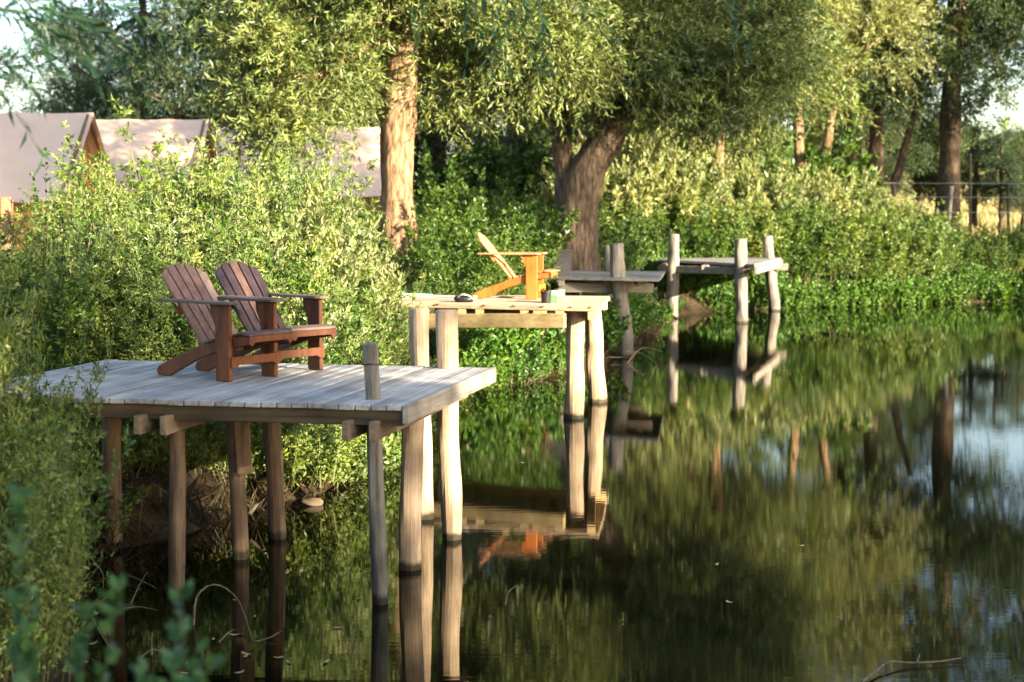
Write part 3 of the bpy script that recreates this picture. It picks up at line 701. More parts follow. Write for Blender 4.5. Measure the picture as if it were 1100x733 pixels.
o = from_bm('wooden_post', bm, M['tent_wood']); tag(o, 'square brown timber post rising from the thicket at the left edge', 'post')

# ------------------------------------------------------------------ trees
def limb_path(a, b, sag=0.0, n=7, wob=.15, seed=0):
    a, b = Vector(a), Vector(b); out = []
    for i in range(n):
        t = i/(n-1); p = a.lerp(b, t); p.z += sag*math.sin(math.pi*t)
        p += Vector((mnoise.noise(Vector((t*2+seed, 0, 1))), mnoise.noise(Vector((t*2, seed, 4))), 0))*wob*math.sin(math.pi*min(1, t*1.1))
        out.append(p)
    return out
def tree(name, loc, label, trunks, lobes, leaf, bark, group=None, limbs=True, **kw):
    """trunks: list of (list of points, radii) in local metres"""
    root = empty(name, loc, label, 'tree', group)
    bm = bmesh.new(); sd = random.uniform(0, 90)
    for pts, rr in trunks:
        path = curve_path(pts, 18); rad = list(np.interp(np.linspace(0, 1, 18), np.linspace(0, 1, len(rr)), rr))
        tube(bm, path, rad, 18, .28, True, sd); sd += 7
    from_bm('trunk', bm, bark, root, world=False, smooth=True)
    if limbs:
        bm = bmesh.new(); tops = [Vector(t[0][-1]) for t in trunks] + [Vector(t[0][-2]) for t in trunks]
        for lb in lobes:
            c = Vector(lb[:3]); t = min(tops, key=lambda q: (q-c).length)
            r0 = min(.16, .05+.02*(t-c).length)
            tube(bm, limb_path(t-Vector((0, 0, .2)), c, .25, 8, .3, sd), list(np.linspace(r0, .025, 8)), 8, .15, True, sd); sd += 3
            for k in range(4):
                d = Vector(unit(rng.normal(size=3))); e = c + Vector((d.x*lb[3], d.y*lb[4], abs(d.z)*lb[5]))*.8
                tube(bm, limb_path(t.lerp(c, .6), e, .1, 6, .2, sd), list(np.linspace(.04, .012, 6)), 6); sd += 3
        from_bm('limbs', bm, bark, root, world=False, smooth=True)
    parts_obj('crown', crown_parts(lobes, **kw), [leaf, M['stem_red']], root)
    return root
def g_at(px, Y, dz=0.0):
    x = (px-550)/F*Y; return Vector((x, Y, H(x, Y)+dz))

# the lit willow with the pale trunk
o = g_at(428, 24, -.1)
tree('willow_tree', o, 'sunlit willow with a thick pale orange trunk behind the grey and pale jetties',
     [([(0.0, 0, -.3), (.02, 0, 1.0), (-.03, 0, 2.2), (.05, .05, 3.4), (.12, .1, 4.6), (.1, .2, 6.2)], [.36, .30, .265, .26, .22, .14])],
     [(-1.5, -.3, 3.8, 1.2, 1.3, .8, 34, 26), (-1.9, 0, 4.7, .9, 1.2, 1.0, 24, 26), (1.8, .5, 4.4, 1.2, 1.3, .8, 36, 26), (-.4, -1.0, 5.9, 1.5, 1.0, 1.1, 40, 26),
      (1.0, .2, 5.9, 1.6, 1.5, 1.2, 44, 26), (-1.2, .3, 6.6, 1.5, 1.6, 1.1, 20, 24), (-.1, -.8, 4.75, .9, .5, .5, 16, 26), (.5, .5, 3.7, .6, .6, .5, 12, 26), (.6, .2, 7.6, 1.9, 1.7, 1.6, 44, 22), (-1.0, 0, 9.0, 1.7, 1.6, 1.5, 36, 20), (2.6, .9, 4.5, .9, 1.2, .9, 26, 26), (-1.8, -.7, 3.0, .9, .9, .6, 20, 24), (1.1, 1.9, 5.7, 1.0, 1.0, .9, 22, 22)],
     M['willow'], M['bark'], LL=.13, LW=.027, nl=16, SL=.5, sig=.27, droop=.2)
# leaning forked willow
o = g_at(622, 28.5, -.1)
tree('willow_tree', o, 'leaning forked willow with a dark grey trunk rising behind the third jetty',
     [([(-.05, 0, -.3), (-.05, 0, .8), (0, 0, 1.7), (.25, 0, 2.5), (.75, .1, 3.3), (1.2, .2, 4.4), (1.3, .3, 6)], [.52, .42, .38, .33, .28, .24, .15]),
      ([(-.12, .1, 1.3), (-.28, .15, 2.4), (-.38, .2, 3.6), (-.5, .2, 5.2)], [.30, .20, .17, .10])],
     [(-.9, -.6, 4.2, 1.3, 1.5, .9, 44, 26), (.7, -1.0, 4.3, 1.4, 1.3, .8, 46, 26), (2.4, -.3, 4.1, 1.3, 1.5, 1.0, 46, 26), (3.4, .2, 4.8, 1.0, 1.4, 1.1, 36, 24), (-.8, 0, 5.8, 1.5, 1.6, 1.2, 44, 24),
      (1.0, -.6, 6.0, 1.8, 1.7, 1.3, 50, 24), (2.7, .2, 6.6, 1.5, 1.6, 1.3, 42, 24), (.4, .2, 8.2, 2.0, 1.8, 1.5, 46, 20), (2.0, .3, 9.4, 1.9, 1.7, 1.5, 40, 20)],
     M['willow'], M['bark_grey'], LL=.14, LW=.028, nl=16, SL=.5, sig=.28, droop=.3)
# the stock trees, three kinds, built once each
A_LOBES = [(0, 0, 3.6, 1.9, 1.9, 1.0, 36, 18), (-1.9, .4, 4.3, 1.5, 1.5, 1.2, 30, 18), (1.8, -.3, 4.6, 1.6, 1.5, 1.2, 32, 18), (.3, 1.3, 5.6, 1.8, 1.6, 1.4, 34, 18), (-.8, -1.1, 6.2, 1.8, 1.6, 1.5, 36, 18),
           (1.2, .2, 7.6, 1.9, 1.8, 1.6, 36, 18), (-.6, .2, 9.2, 1.8, 1.8, 1.6, 34, 16), (.3, 0, 10.8, 1.3, 1.3, 1.3, 22, 16)]
KW = dict(LL=.17, LW=.034, nl=17, SL=.65, sig=.38, droop=.3)
o = g_at(768, 40, -.1)
tA = tree('willow_tree', o, 'slender twin stemmed willow behind the farthest jetty, left of the pale willow',
     [([(-.55, 0, -.2), (-.6, 0, 1.5), (-.65, .1, 3.0), (-.5, .1, 5.5)], [.16, .13, .12, .07]), ([(.1, 0, -.2), (0, 0, 1.5), (.05, .1, 3.2), (.3, 0, 6.5)], [.24, .21, .18, .09])],
     [(a, b, c+(1.0 if k == 0 else .5), d, e, f, g, h) for k, (a, b, c, d, e, f, g, h) in enumerate(A_LOBES)], M['willow'], M['bark'], **KW)
o = g_at(868, 46, -.1)
tB = tree('willow_tree', o, 'pale silvery willow with two lit stems standing left of the dark multi stemmed tree',
     [([(-.1, 0, -.2), (-.15, 0, 1.5), (-.3, .1, 3.2), (-.5, .1, 6)], [.24, .2, .18, .1]), ([(.15, .1, -.2), (.2, 0, 1.5), (.45, .1, 3.0), (.8, 0, 5.5)], [.22, .2, .17, .09])],
     [(a, b, c+2.1, d, e, f, g*.85, h) for a, b, c, d, e, f, g, h in A_LOBES[1:]], M['willow_pale'], M['bark'], **KW)
o = g_at(932, 47.5, -.1)
tC = tree('willow_tree', o, 'dark multi stemmed willow between the pale willow and the tall straight tree',
     [([(-.1, 0, -.2), (-.25, 0, 1.2), (-.55, .1, 2.9), (-.8, .1, 6)], [.3, .22, .2, .1]), ([(.1, .1, -.2), (.15, 0, 1.5), (.2, .1, 3.2), (.3, 0, 6.5)], [.34, .28, .25, .12]), ([(.3, .1, -.2), (.6, 0, 1.5), (.95, .1, 2.8), (1.5, 0, 5.0)], [.2, .17, .14, .08])],
     [(a*1.1, b, c+2.5, d, e, f, g*.7, h) for a, b, c, d, e, f, g, h in A_LOBES], M['willow'], M['bark_dark'], **KW)
o = g_at(1016, 47, -.1)
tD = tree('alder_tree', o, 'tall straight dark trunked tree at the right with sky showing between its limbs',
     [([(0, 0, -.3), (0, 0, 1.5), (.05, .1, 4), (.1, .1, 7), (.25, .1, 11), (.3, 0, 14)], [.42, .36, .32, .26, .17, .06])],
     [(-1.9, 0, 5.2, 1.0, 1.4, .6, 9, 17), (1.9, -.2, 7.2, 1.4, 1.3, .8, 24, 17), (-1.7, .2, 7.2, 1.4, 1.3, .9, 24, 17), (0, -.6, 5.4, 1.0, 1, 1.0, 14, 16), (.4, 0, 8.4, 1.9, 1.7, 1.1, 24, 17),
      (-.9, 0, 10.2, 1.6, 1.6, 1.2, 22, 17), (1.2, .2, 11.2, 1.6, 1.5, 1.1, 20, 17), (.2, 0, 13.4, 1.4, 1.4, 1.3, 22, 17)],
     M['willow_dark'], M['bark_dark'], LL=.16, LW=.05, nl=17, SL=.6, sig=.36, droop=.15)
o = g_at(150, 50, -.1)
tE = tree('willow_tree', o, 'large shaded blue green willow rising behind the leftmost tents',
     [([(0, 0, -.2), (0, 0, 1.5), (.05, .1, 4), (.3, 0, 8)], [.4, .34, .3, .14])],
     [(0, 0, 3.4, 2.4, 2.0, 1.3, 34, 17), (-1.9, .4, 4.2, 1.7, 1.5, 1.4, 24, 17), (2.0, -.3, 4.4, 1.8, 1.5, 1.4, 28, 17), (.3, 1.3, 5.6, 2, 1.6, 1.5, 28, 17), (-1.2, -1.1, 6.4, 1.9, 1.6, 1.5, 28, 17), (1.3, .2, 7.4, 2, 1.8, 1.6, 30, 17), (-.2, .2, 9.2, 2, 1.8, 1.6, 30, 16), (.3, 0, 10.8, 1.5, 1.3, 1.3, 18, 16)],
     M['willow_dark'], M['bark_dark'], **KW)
BGG = 'background trees beyond the bank'
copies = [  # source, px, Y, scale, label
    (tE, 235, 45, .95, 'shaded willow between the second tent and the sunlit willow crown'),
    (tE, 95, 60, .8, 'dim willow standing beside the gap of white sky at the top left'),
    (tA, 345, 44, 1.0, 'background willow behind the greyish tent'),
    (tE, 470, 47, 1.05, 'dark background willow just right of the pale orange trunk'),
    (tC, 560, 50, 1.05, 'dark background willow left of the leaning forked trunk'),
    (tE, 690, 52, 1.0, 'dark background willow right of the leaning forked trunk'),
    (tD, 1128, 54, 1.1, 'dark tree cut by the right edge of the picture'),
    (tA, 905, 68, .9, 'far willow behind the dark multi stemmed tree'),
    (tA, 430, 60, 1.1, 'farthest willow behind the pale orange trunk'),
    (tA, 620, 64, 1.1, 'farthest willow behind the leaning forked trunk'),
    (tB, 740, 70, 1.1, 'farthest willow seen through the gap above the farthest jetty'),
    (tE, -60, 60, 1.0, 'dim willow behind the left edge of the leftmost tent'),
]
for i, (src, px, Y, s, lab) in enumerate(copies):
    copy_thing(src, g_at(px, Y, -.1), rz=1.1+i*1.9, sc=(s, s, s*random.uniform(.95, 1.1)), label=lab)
for i, (px, Y, q) in enumerate(((950, 53, .4), (985, 55, .38), (925, 52, .36), (1005, 54, .34), (1045, 56, .28), (1075, 52, .27), (1098, 54, .27), (900, 56, .32))):
    copy_thing(tD, g_at(px, Y, -.1), rz=i*1.7, sc=(q*1.25, q*1.25, q), label='young dark sapling standing in the meadow by the wire fence', group='saplings by the wire fence')
# trees on the right-hand and near banks: unseen, added outside the frame to shade the nearest jetty and the foot of the far bank
shade = [(tA, 9, -5.2, .7, .65), (tB, 9.4, -1.8, .62, .5), (tE, 10.1, -.5, .6, .6), (tE, 12.7, -2.0, .7, .88), (tA, 27.5, -6, 1.0, .8),
         (tE, 31, 5.2, 1.1, 1.75), (tE, 31, 1.6, .66, 1.15), (tE, 33.5, 21, .9, .5), (tA, 34, 26, .9, .5), (tE, 33, 31, 1.15, 1.15), (tE, 33, 14, .95, .72), (tE, 34, 36, .8, .5)]
for i, (src, x, y, s, sz) in enumerate(shade):
    copy_thing(src, Vector((x, y, H(x, y)-.1)), rz=.6+i*2.3, sc=(s, s, sz), label='unseen willow added outside the picture to cast shade', group='unseen shade willows outside the picture')

# ------------------------------------------------------------------ shrubs and herbs
def stem_plant(name, label, cat, n_st, h, spread, lean, leaf, stemm, LL, LW, per, lsp=.8, start=.15, droop=.1, side=0, sidelen=.25, group=None, tipmat=None, tip=0, loc=(0, 0, 0), oval=False, tipl=1.0, stw=.012):
    """upright stems from one base, leaves (and short side sprays) up each stem"""
    root = empty(name, loc, label, cat, group)
    ang = rng.uniform(0, 2*np.pi, n_st); rad = spread*np.sqrt(rng.uniform(0, 1, n_st))*.45
    B = np.stack([np.cos(ang)*rad, np.sin(ang)*rad, np.full(n_st, -.1)], 1)
    hh = h*rng.uniform(.55, 1.0, n_st)*(1-.35*(rad/(spread*.45+1e-6))**2)
    D = np.stack([np.cos(ang)*lean*rng.uniform(.2, 1.2, n_st), np.sin(ang)*lean*rng.uniform(.2, 1.2, n_st), np.ones(n_st)], 1) + rng.normal(size=(n_st, 3))*.08
    D = D/D[:, 2:3]
    bend = rng.uniform(.0, .25, n_st)
    def pos(t): return B + D*(hh*t)[:, None]*np.array([1, 1, 1]) + np.stack([np.cos(ang), np.sin(ang), np.zeros(n_st)], 1)*(bend*hh*t*t)[:, None]
    parts = []; K = 5
    for k in range(K):
        V, Q = ribbons(pos(np.full(n_st, k/K)), pos(np.full(n_st, (k+1)/K)), stw*(1-k/K*.7), stw*(1-(k+1)/K*.75)); parts.append((V, Q, 0))
    fol = [(V, Q, 1) for V, Q, _ in parts]
    tt = start + (1-start)*rng.uniform(0, 1, (per, n_st))**.8
    for t in tt:
        P = pos(t); d = rng.normal(size=(n_st, 3)); d[:, 2] = np.abs(d[:, 2])*.6+.1; d = unit(d)
        if side:
            fol += [q for q in sprays(P, d+np.array([0, 0, .35]), sidelen*(1.15-t)*rng.uniform(.6, 1.4, n_st), side, LL, LW, droop, lsp, twig=.004)]
        else:
            V, Q = (leaf_ovals if oval else leaf_quads)(P, d*lsp+np.array([0, 0, .35]), LL*rng.uniform(.6, 1.2, n_st), LW*rng.uniform(.7, 1.2, n_st)); fol.append((V, Q, 0))
    if tip:
        for t in .82+.2*rng.uniform(0, 1, (tip, n_st)):
            P = pos(t)+rng.normal(size=(n_st, 3))*.03; d = rng.normal(size=(n_st, 3))*.5+np.array([0, 0, 1])
            V, Q = leaf_quads(P, d, .05*rng.uniform(.5, 1.4, n_st)*tipl, .014*tipl); fol.append((V, Q, 2))
    parts_obj('foliage', fol, [leaf, stemm] + ([tipmat] if tip else []), root)
    return root
G1 = 'leafy shrubs of the thicket behind the nearest jetty'; L1 = 'silvery green leafy shrub in the thicket behind the two red armchairs'
s_sil = [stem_plant('shrub', L1, 'shrub', 46, 1.9, 1.5, .22, M['silver'], M['stem'], .054, .0165, 27, side=9, sidelen=.34, group=G1, start=.04) for _ in range(2)]
G2 = 'green shrubs behind the second jetty'; L2 = 'dense green shrub behind the pale timber jetty'
s_grn = [stem_plant('shrub', L2, 'shrub', 40, 2.0, 1.7, .3, M['green'], M['stem'], .085, .032, 20, side=8, sidelen=.36, group=G2) for _ in range(2)]
G3 = 'nettles along the waterline'; L3 = 'bright green nettle clump at the foot of the bank along the waterline'
s_net = [stem_plant('nettle', L3, 'plant', 44, .95, 1.0, .3, M['nettle'], M['stem'], .085, .042, 26, lsp=1.0, start=.05, group=G3, oval=True) for _ in range(2)]
G4 = 'pale plumed tall herbs on the far bank'; L4 = 'tall pale plumed herb clump on the far bank'
s_plm = [stem_plant('tall_herb', L4, 'plant', 80, 2.3, 1.6, .16, M['silver'], M['stem'], .12, .016, 22, side=5, sidelen=.24, lsp=.45, group=G4, tipmat=M['plume'], tip=60, tipl=1.9)]
G5 = 'bright shrubs on the far right bank'; L5 = 'yellow green leafy shrub on the far right bank'
s_brt = [stem_plant('shrub', L5, 'shrub', 48, 2.0, 1.8, .28, M['silver'], M['stem'], .085, .032, 24, side=8, sidelen=.36, group=G5)]
G6 = 'low leafy plants on the bank slope under the jetties'; L6 = 'low leafy plant on the bank slope between nearest and second jetty'
s_low = [stem_plant('low_plant', L6, 'plant', 34, .62, .9, .5, M['silver'], M['stem'], .06, .024, 16, side=6, sidelen=.2, group=G6, start=.05)]
protos_used = set()
def put(src_list, x, y, s=1.0, label=None, group=None, sz=None, dz=0.0):
    src = random.choice(src_list); z = H(x, y)+dz; loc = Vector((x, y, z)); rz = random.uniform(0, 6.28); sc = (s, s, (sz or s)*random.uniform(.92, 1.08))
    if src.name not in protos_used:
        protos_used.add(src.name); src.location = loc; src.rotation_euler = (0, 0, rz); src.scale = sc
        if label: src['label'] = label
        if group: src['group'] = group
        return src
    r = copy_thing(src, loc, rz, sc)
    r['label'] = label or {id(s_sil): L1, id(s_grn): L2, id(s_net): L3, id(s_plm): L4, id(s_brt): L5, id(s_low): L6}[id(src_list)]
    r['group'] = group or {id(s_sil): G1, id(s_grn): G2, id(s_net): G3, id(s_plm): G4, id(s_brt): G5, id(s_low): G6}[id(src_list)]
    return r
def put_px(src, px, Y, *a, **k): return put(src, (px-550)/F*Y, Y, *a, **k)
# thicket behind the nearest jetty
for Y, pxs, sc in ((12.75, (40, 105, 165, 225, 285), .85), (13.7, (10, 75, 140, 200, 255, 312), 1.0), (15.0, (50, 115, 170, 235, 290), 1.2), (16.8, (20, 90, 150, 215, 270, 320), 1.34), (19.5, (130, 190, 240, 295), 1.5)):
    for px in pxs:
        s = sc*random.uniform(.78, 1.16)*(0.7 if px > 330 else .6 if px < 62 else .72 if px < 160 else .93)
        put_px(s_sil, px+random.uniform(-12, 12), Y+random.uniform(-.3, .3), s)
wd = stem_plant('tall_weed', 'tall wispy weed rising above the thicket in front of the tents', 'plant', 16, 2.25, .8, .16, M['silver'], M['stem'], .075, .017, 24, side=4, sidelen=.16, group='tall weeds above the thicket', start=.3, tipmat=M['plume'], tip=12, tipl=.8)
for k, (px, Y, q) in enumerate(((175, 14.2, 1.0), (232, 13.2, .95), (262, 16, 1.05), (300, 17, 1.1), (320, 18, 1.2), (345, 16, 1.0), (205, 12.9, .85), (120, 13.4, .85), (90, 12.7, .75), (368, 15.2, .9), (285, 13.0, .85), (150, 16, 1.0), (395, 17, .8), (218, 14.5, 1.05), (248, 15.2, 1.15), (275, 14.4, .95), (335, 17.2, 1.15), (312, 15.4, 1.0), (190, 13.1, .85), (160, 13.0, .8), (355, 17.6, 1.05), (385, 15.8, .8), (105, 14.5, .85), (70, 13.6, .75), (40, 13.2, .7), (240, 12.6, .75))):
    if k == 0: wd.location = g_at(px, Y)
    else: copy_thing(wd, g_at(px, Y), random.uniform(0, 6), (q, q, q))
for px, Y, q in ((60, 12.6, .6), (120, 12.9, .62), (190, 13.0, .6), (270, 13.2, .7), (330, 14.6, .7), (20, 13, .7), (235, 14.4, .9)):
    put_px(s_grn, px, Y, q, label='darker green shrub mixed into the thicket behind the red armchairs', group='darker shrubs in the thicket')
for px, Y in ((318, 13.6), (345, 14.2), (372, 14.8), (330, 13.2), (395, 15.7), (410, 16.6), (300, 13.0), (428, 17.6), (445, 18.8), (360, 13.9), (385, 15.2)):
    put_px(s_low, px+random.uniform(-6, 6), Y+.15, random.uniform(.9, 1.3))
for px, Y in ((296, 12.55), (312, 12.7), (326, 12.8), (345, 13.1), (305, 12.75), (322, 13.0), (340, 13.2), (356, 13.6), (372, 14.1), (388, 14.8), (402, 15.6), (416, 16.3), (332, 12.95), (364, 13.8)):
    put_px(s_low, px+random.uniform(-6, 6), Y+.05, random.uniform(.75, 1.0))
for px, Y in ((105, 11.3), (150, 12.0), (205, 12.3), (255, 12.6), (80, 10.6), (130, 11.75), (180, 12.1), (230, 12.35), (278, 12.75), (140, 11.6), (172, 11.85), (200, 12.05), (222, 12.2), (246, 12.4), (268, 12.55), (120, 11.4), (165, 12.6), (215, 12.8), (250, 13.0)):
    put_px(s_low, px, Y, .8, label='dim leafy plant on the shaded bank underneath the nearest jetty', group='shaded plants under the nearest jetty')
for px, Y, q in ((250, 14.6, .78), (285, 15.6, .85), (320, 15.8, .85), (345, 16.6, .82), (180, 14.4, .68), (370, 16.4, .68), (130, 15.6, .66), (300, 13.6, .62), (400, 17.2, .5)):
    put_px(s_plm, px, Y, q, label='pale feathery herb clump mixed into the thicket behind the red armchairs', group='pale feathery herbs in the thicket')
# behind the second and third jetties
for px, Y, s in ((482, 22.5, .75), (500, 23, .9), (525, 23.5, 1.05), (532, 25.0, .9), (590, 29.5, 1.0), (470, 26, 1.1), (515, 26.5, 1.15), (550, 27.5, 1.1), (575, 29, 1.1), (500, 30, 1.2), (545, 31, 1.2), (640, 30.5, .85), (668, 31.5, .5), (605, 32, 1.15), (465, 29, 1.1), (650, 34, 1.0)):
    put_px(s_grn, px, Y, s)
for px, Y in ((478, 19.1), (490, 19.8), (500, 20.25), (512, 20.55), (525, 20.75), (540, 20.95), (555, 21.15), (570, 21.5), (590, 22.0), (610, 22.9)):
    put_px(s_net, px, Y+.08, random.uniform(.5, .7))
for px, Y in ((480, 20.3), (500, 20.6), (520, 20.9), (540, 21.2), (560, 21.6), (580, 22.0), (635, 24.5), (655, 26.5), (672, 28.0), (688, 29.5), (470, 19.6)):
    put_px(s_net, px, Y+.35, random.uniform(.85, 1.1))
# the slope by the third jetty
for px, Y, q in ((640, 25.6, .8), (652, 27.2, .9), (664, 28.6, .9), (676, 30.2, .65), (688, 31.6, .6), (698, 33, .4), (706, 36.8, .5), (655, 26.4, .7), (670, 29.0, .6), (682, 30.4, .6), (694, 31.9, .4), (704, 32.6, .35), (714, 33.0, .35), (716, 33.6, .32), (722, 34.9, .32), (727, 35.9, .4), (722, 38.2, .7), (730, 37.3, .9), (742, 37.5, 1), (756, 37.6, 1), (768, 37.7, 1), (735, 38.1, 1.1), (750, 38.3, 1.2), (764, 38.5, 1.2)):
    put_px(s_net, px, Y, q)
# far bank
for px in range(722, 1130, 13):
    Y = 36.5 + (px-722)/380*5.0 + random.uniform(-.1, .3)
    put_px(s_net, px+random.uniform(-4, 4), Y, random.uniform(.9, 1.25), sz=random.uniform(.9, 1.2))
for px in range(735, 1120, 17):
    Y = 37.8 + (px-735)/380*4.8
    put_px(s_grn if random.random() < .5 else s_brt, px, Y, random.uniform(.95, 1.25)*(1 if px < 1000 else .68), group='mixed shrubs in the middle of the far bank', label='leafy green shrub in the mixed growth of the far bank')
for px in (648, 668, 686, 705, 722, 740, 760, 780, 800, 820, 838, 855, 872, 890, 908, 925, 945):
    put_px(s_plm, px+random.uniform(-5, 5), 39.2+(px-655)/275*4+random.uniform(-.5, .8), random.uniform(1.5, 1.85)*(1 if px < 800 else .8 if px < 870 else .68))
for px in (958, 985, 1010, 1045, 1075, 1105):
    put_px(s_brt, px, 43.6+(px-958)/140*1.2, 1.0 if px < 1000 else .66)
for px in (740, 765, 750):
    r = put_px(s_plm, px, 42.5, 1.4, label='tall yellow flowering herb below the slender twin stemmed willow', group='yellow flowering herbs')
# dark undergrowth between the trunks farther back
for px in range(440, 850, 24):
    put_px(s_grn, px+random.uniform(-8, 8), 44 + random.uniform(-1.5, 3), random.uniform(1.9, 2.4), label='dark undergrowth shrub between the willow trunks behind the jetties', group='undergrowth shrubs between the willow trunks')
# big shrubs at the left front
LF = 'narrow leaved green shrub overhanging the water at the left front'
for x, y, s in ((-2.75, 7.6, .62), (-2.45, 6.9, .58), (-3.0, 8.6, .66), (-2.25, 6.2, .55), (-2.9, 7.0, .72), (-3.35, 8.2, .8), (-3.75, 9.0, .8)):
    put(s_sil, x, y, s*.95, label=LF, group='overhanging shrubs at the left front', sz=s*1.5)
# tall leafy shoots against the tent roof
m_sh = stem_plant('leafy_shoot', 'tall thin shoot with rows of small oval leaves standing against the pink tent roof', 'plant', 7, 2.35, .5, .1, M['green'], M['stem_red'], .05, .028, 34, lsp=1.2, start=.35, group='tall shoots in front of the tents', oval=True, loc=g_at(58, 13.2))
for px, Y, s in ((50, 12.6, 1.0), (75, 12.9, .9), (135, 14.5, 1.02), (185, 15.5, 1.0), (36, 13.5, .85)):
    copy_thing(m_sh, g_at(px, Y), random.uniform(0, 6), (s, s, s))
# dock plant with rusty seed heads behind the orange armchair
dk = stem_plant('dock_plant', 'dock plant with rusty brown seed heads behind the orange armchair', 'plant', 8, 1.35, .5, .08, M['green'], M['stem_red'], .12, .04, 6, start=.1, tipmat=M['rust_seed'], tip=60, loc=g_at(566, 21.6))
# blurred leafy stems close to the camera
def near_plant(px, Y, h, label):
    return stem_plant('wild_plant', label, 'plant', 10, h, .22, .10, M['near_leaf'], M['stem'], .042, .023, 70, lsp=1.0, start=.45, group='blurred leafy stems close to the lens', oval=True, stw=.006, loc=g_at(px, Y))
near_plant(25, 2.6, 1.55, 'blurred leafy green stem at the lower left corner close to the lens')
near_plant(75, 2.75, 1.55, 'blurred leafy green stem at the lower left corner close to the lens')
near_plant(100, 2.7, 1.2, 'blurred leafy green stem at the lower left corner close to the lens')
near_plant(50, 3.0, 1.55, 'blurred leafy green stem at the lower left corner close to the lens')
near_plant(-20, 2.9, 1.6, 'blurred leafy green stem at the lower left corner close to the lens')

# near willow whose hanging twigs enter the top of the picture
o = Vector((-4.6, 3.4, H(-4.6, 3.4)-.1))
nw = empty('willow_tree', o, 'near willow whose blurred hanging twigs cross the top of the picture', 'tree')
bm = bmesh.new(); tube(bm, curve_path([(0, 0, -.2), (.1, 0, 1.5), (.2, .2, 3), (.2, .5, 4.2)], 14), list(np.linspace(.34, .2, 14)), 16, .2); from_bm('trunk', bm, M['bark_grey'], nw, world=False, smooth=True)
def wp(px, py, Y): return at_y(px, py, Y)-o
bm = bmesh.new()
tips = [(30, -60, 5.2), (90, -70, 5.6), (520, -60, 7.0), (600, -75, 7.2), (300, -120, 6.4), (770, -90, 7.6)]
for i, tpx in enumerate(tips): tube(bm, limb_path((.2, .4, 3.6), wp(*tpx), .5, 10, .2, i), list(np.linspace(.07, .012, 10)), 8)
from_bm('limbs', bm, M['bark_grey'], nw, world=False, smooth=True)
C, D = [], []
def hang(px, py, Y, n, dx, dz, sp=.08):
    for _ in range(n):
        c = wp(px, py, Y)+Vector(rng.normal(size=3)*sp); C.append(c); D.append((dx+rng.normal()*.25, rng.normal()*.3, dz+rng.normal()*.2))
hang(-15, -10, 5.0, 8, .6, -.1); hang(25, -20, 5.2, 6, .6, -.1); hang(60, -30, 5.5, 5, .4, -.2); hang(-10, 50, 5.0, 3, .8, .1)
hang(500, -40, 7.0, 5, .2, -.4); hang(560, -40, 7.0, 7, .2, -.4); hang(600, -30, 7.2, 4, .3, -.4); hang(470, -45, 7.0, 3, .1, -.4); hang(760, -70, 7.6, 4, .2, -.4)
parts_obj('hanging_twigs', sprays(np.array([list(c) for c in C]), np.array(D), .42*rng.uniform(.6, 1.2, len(C)), 15, .085, .016, .35, .6, twig=.005), [M['near_leaf'], M['stem']], nw)
# crown of the near willow, above and left of the frame
parts_obj('crown', crown_parts([(.3, .6, 5.2, 1.6, 1.6, 1.1, 26, 16)], LL=.12, LW=.025, nl=18, SL=.6), [M['willow_dark'], M['stem_red']], nw)

# ------------------------------------------------------------------ grass
def blades(name, pts, h, w, mat, lean=.35):
    n = len(pts); d = rng.normal(size=(n, 3))*lean; d[:, 2] = 1
    V, Q = leaf_quads(pts, d, h*rng.uniform(.4, 1.2, n), w); me = np_mesh(name, V, Q)
    return link_mesh(name, me, mat)
def scatter(n, x0, x1, y0, y1, smin, smax):
    X = rng.uniform(x0, x1, n); Y = rng.uniform(y0, y1, n); s = signed_dist(X, Y); k = (s > smin) & (s < smax)
    X, Y = X[k], Y[k]; return np.stack([X, Y, height(X, Y)-.01], 1)
pts = scatter(80000, -5, 3, 8, 33, -.1, 1.1)
o = blades('dead_grass', pts, .34, .012, M['dead'], 1.0); tag(o, 'tangled dead straw and roots along the near waterline', 'grass', kind='stuff')
pts = scatter(60000, -6, 3, 6, 33, .5, 4)
o = blades('grass', pts, .35, .012, M['green'], .4); tag(o, 'rough green grass at the foot of the thicket', 'grass', kind='stuff')
pts = scatter(30000, 4, 18, 33, 46, -.05, .7)
o = blades('bank_straw', pts, .3, .02, M['dead'], .9); tag(o, 'dry straw fringe along the far waterline', 'grass', kind='stuff')
n = 70000; Y = 43+80*rng.uniform(0, 1, n)**1.5; X = rng.uniform(-.1, .42, n)*Y; ok = signed_dist(X, Y) > 2
pts = np.stack([X[ok], Y[ok], height(X[ok], Y[ok])-.02], 1)
o = blades('field_grass', pts, .55, .05, M['field_grass'], .35); tag(o, 'pale dry meadow grass in the field beyond the fence', 'grass', kind='stuff')

# ------------------------------------------------------------------ fence at the right
fwood = wood_mat('fence_wood', (0.16, 0.14, 0.11), (0.42, 0.38, 0.32), axis='z'); fdark = wood_mat('fence_dark_wood', (0.03, 0.025, 0.02), (0.10, 0.08, 0.06), axis='z'); fwire = plain_mat('wire', (0.4, 0.4, 0.38), .4)
fbase = g_at(1018, 46)
fn = empty('wire_fence', fbase, 'wire fence with one pale leaning post on the far right bank', 'fence')
fpx = [(905, 205, fdark), (960, 200, fdark), (1019, 200, fwood), (1042, 165, fdark), (1083, 196, fdark), (1130, 196, fdark), (1180, 196, fdark)]
tops = []
for px, py, mt in fpx:
    a = g_at(px - (5 if mt is fwood else 0), 46); b = at_y(px+3 if mt is fwood else px, py, 46); bm = bmesh.new()
    tube(bm, lerp_path(a-Vector((0, 0, .3)), b, 6), .075 if mt is fwood else .045, 8, .1); from_bm('post', bm, mt, fn); tops.append((a, b))
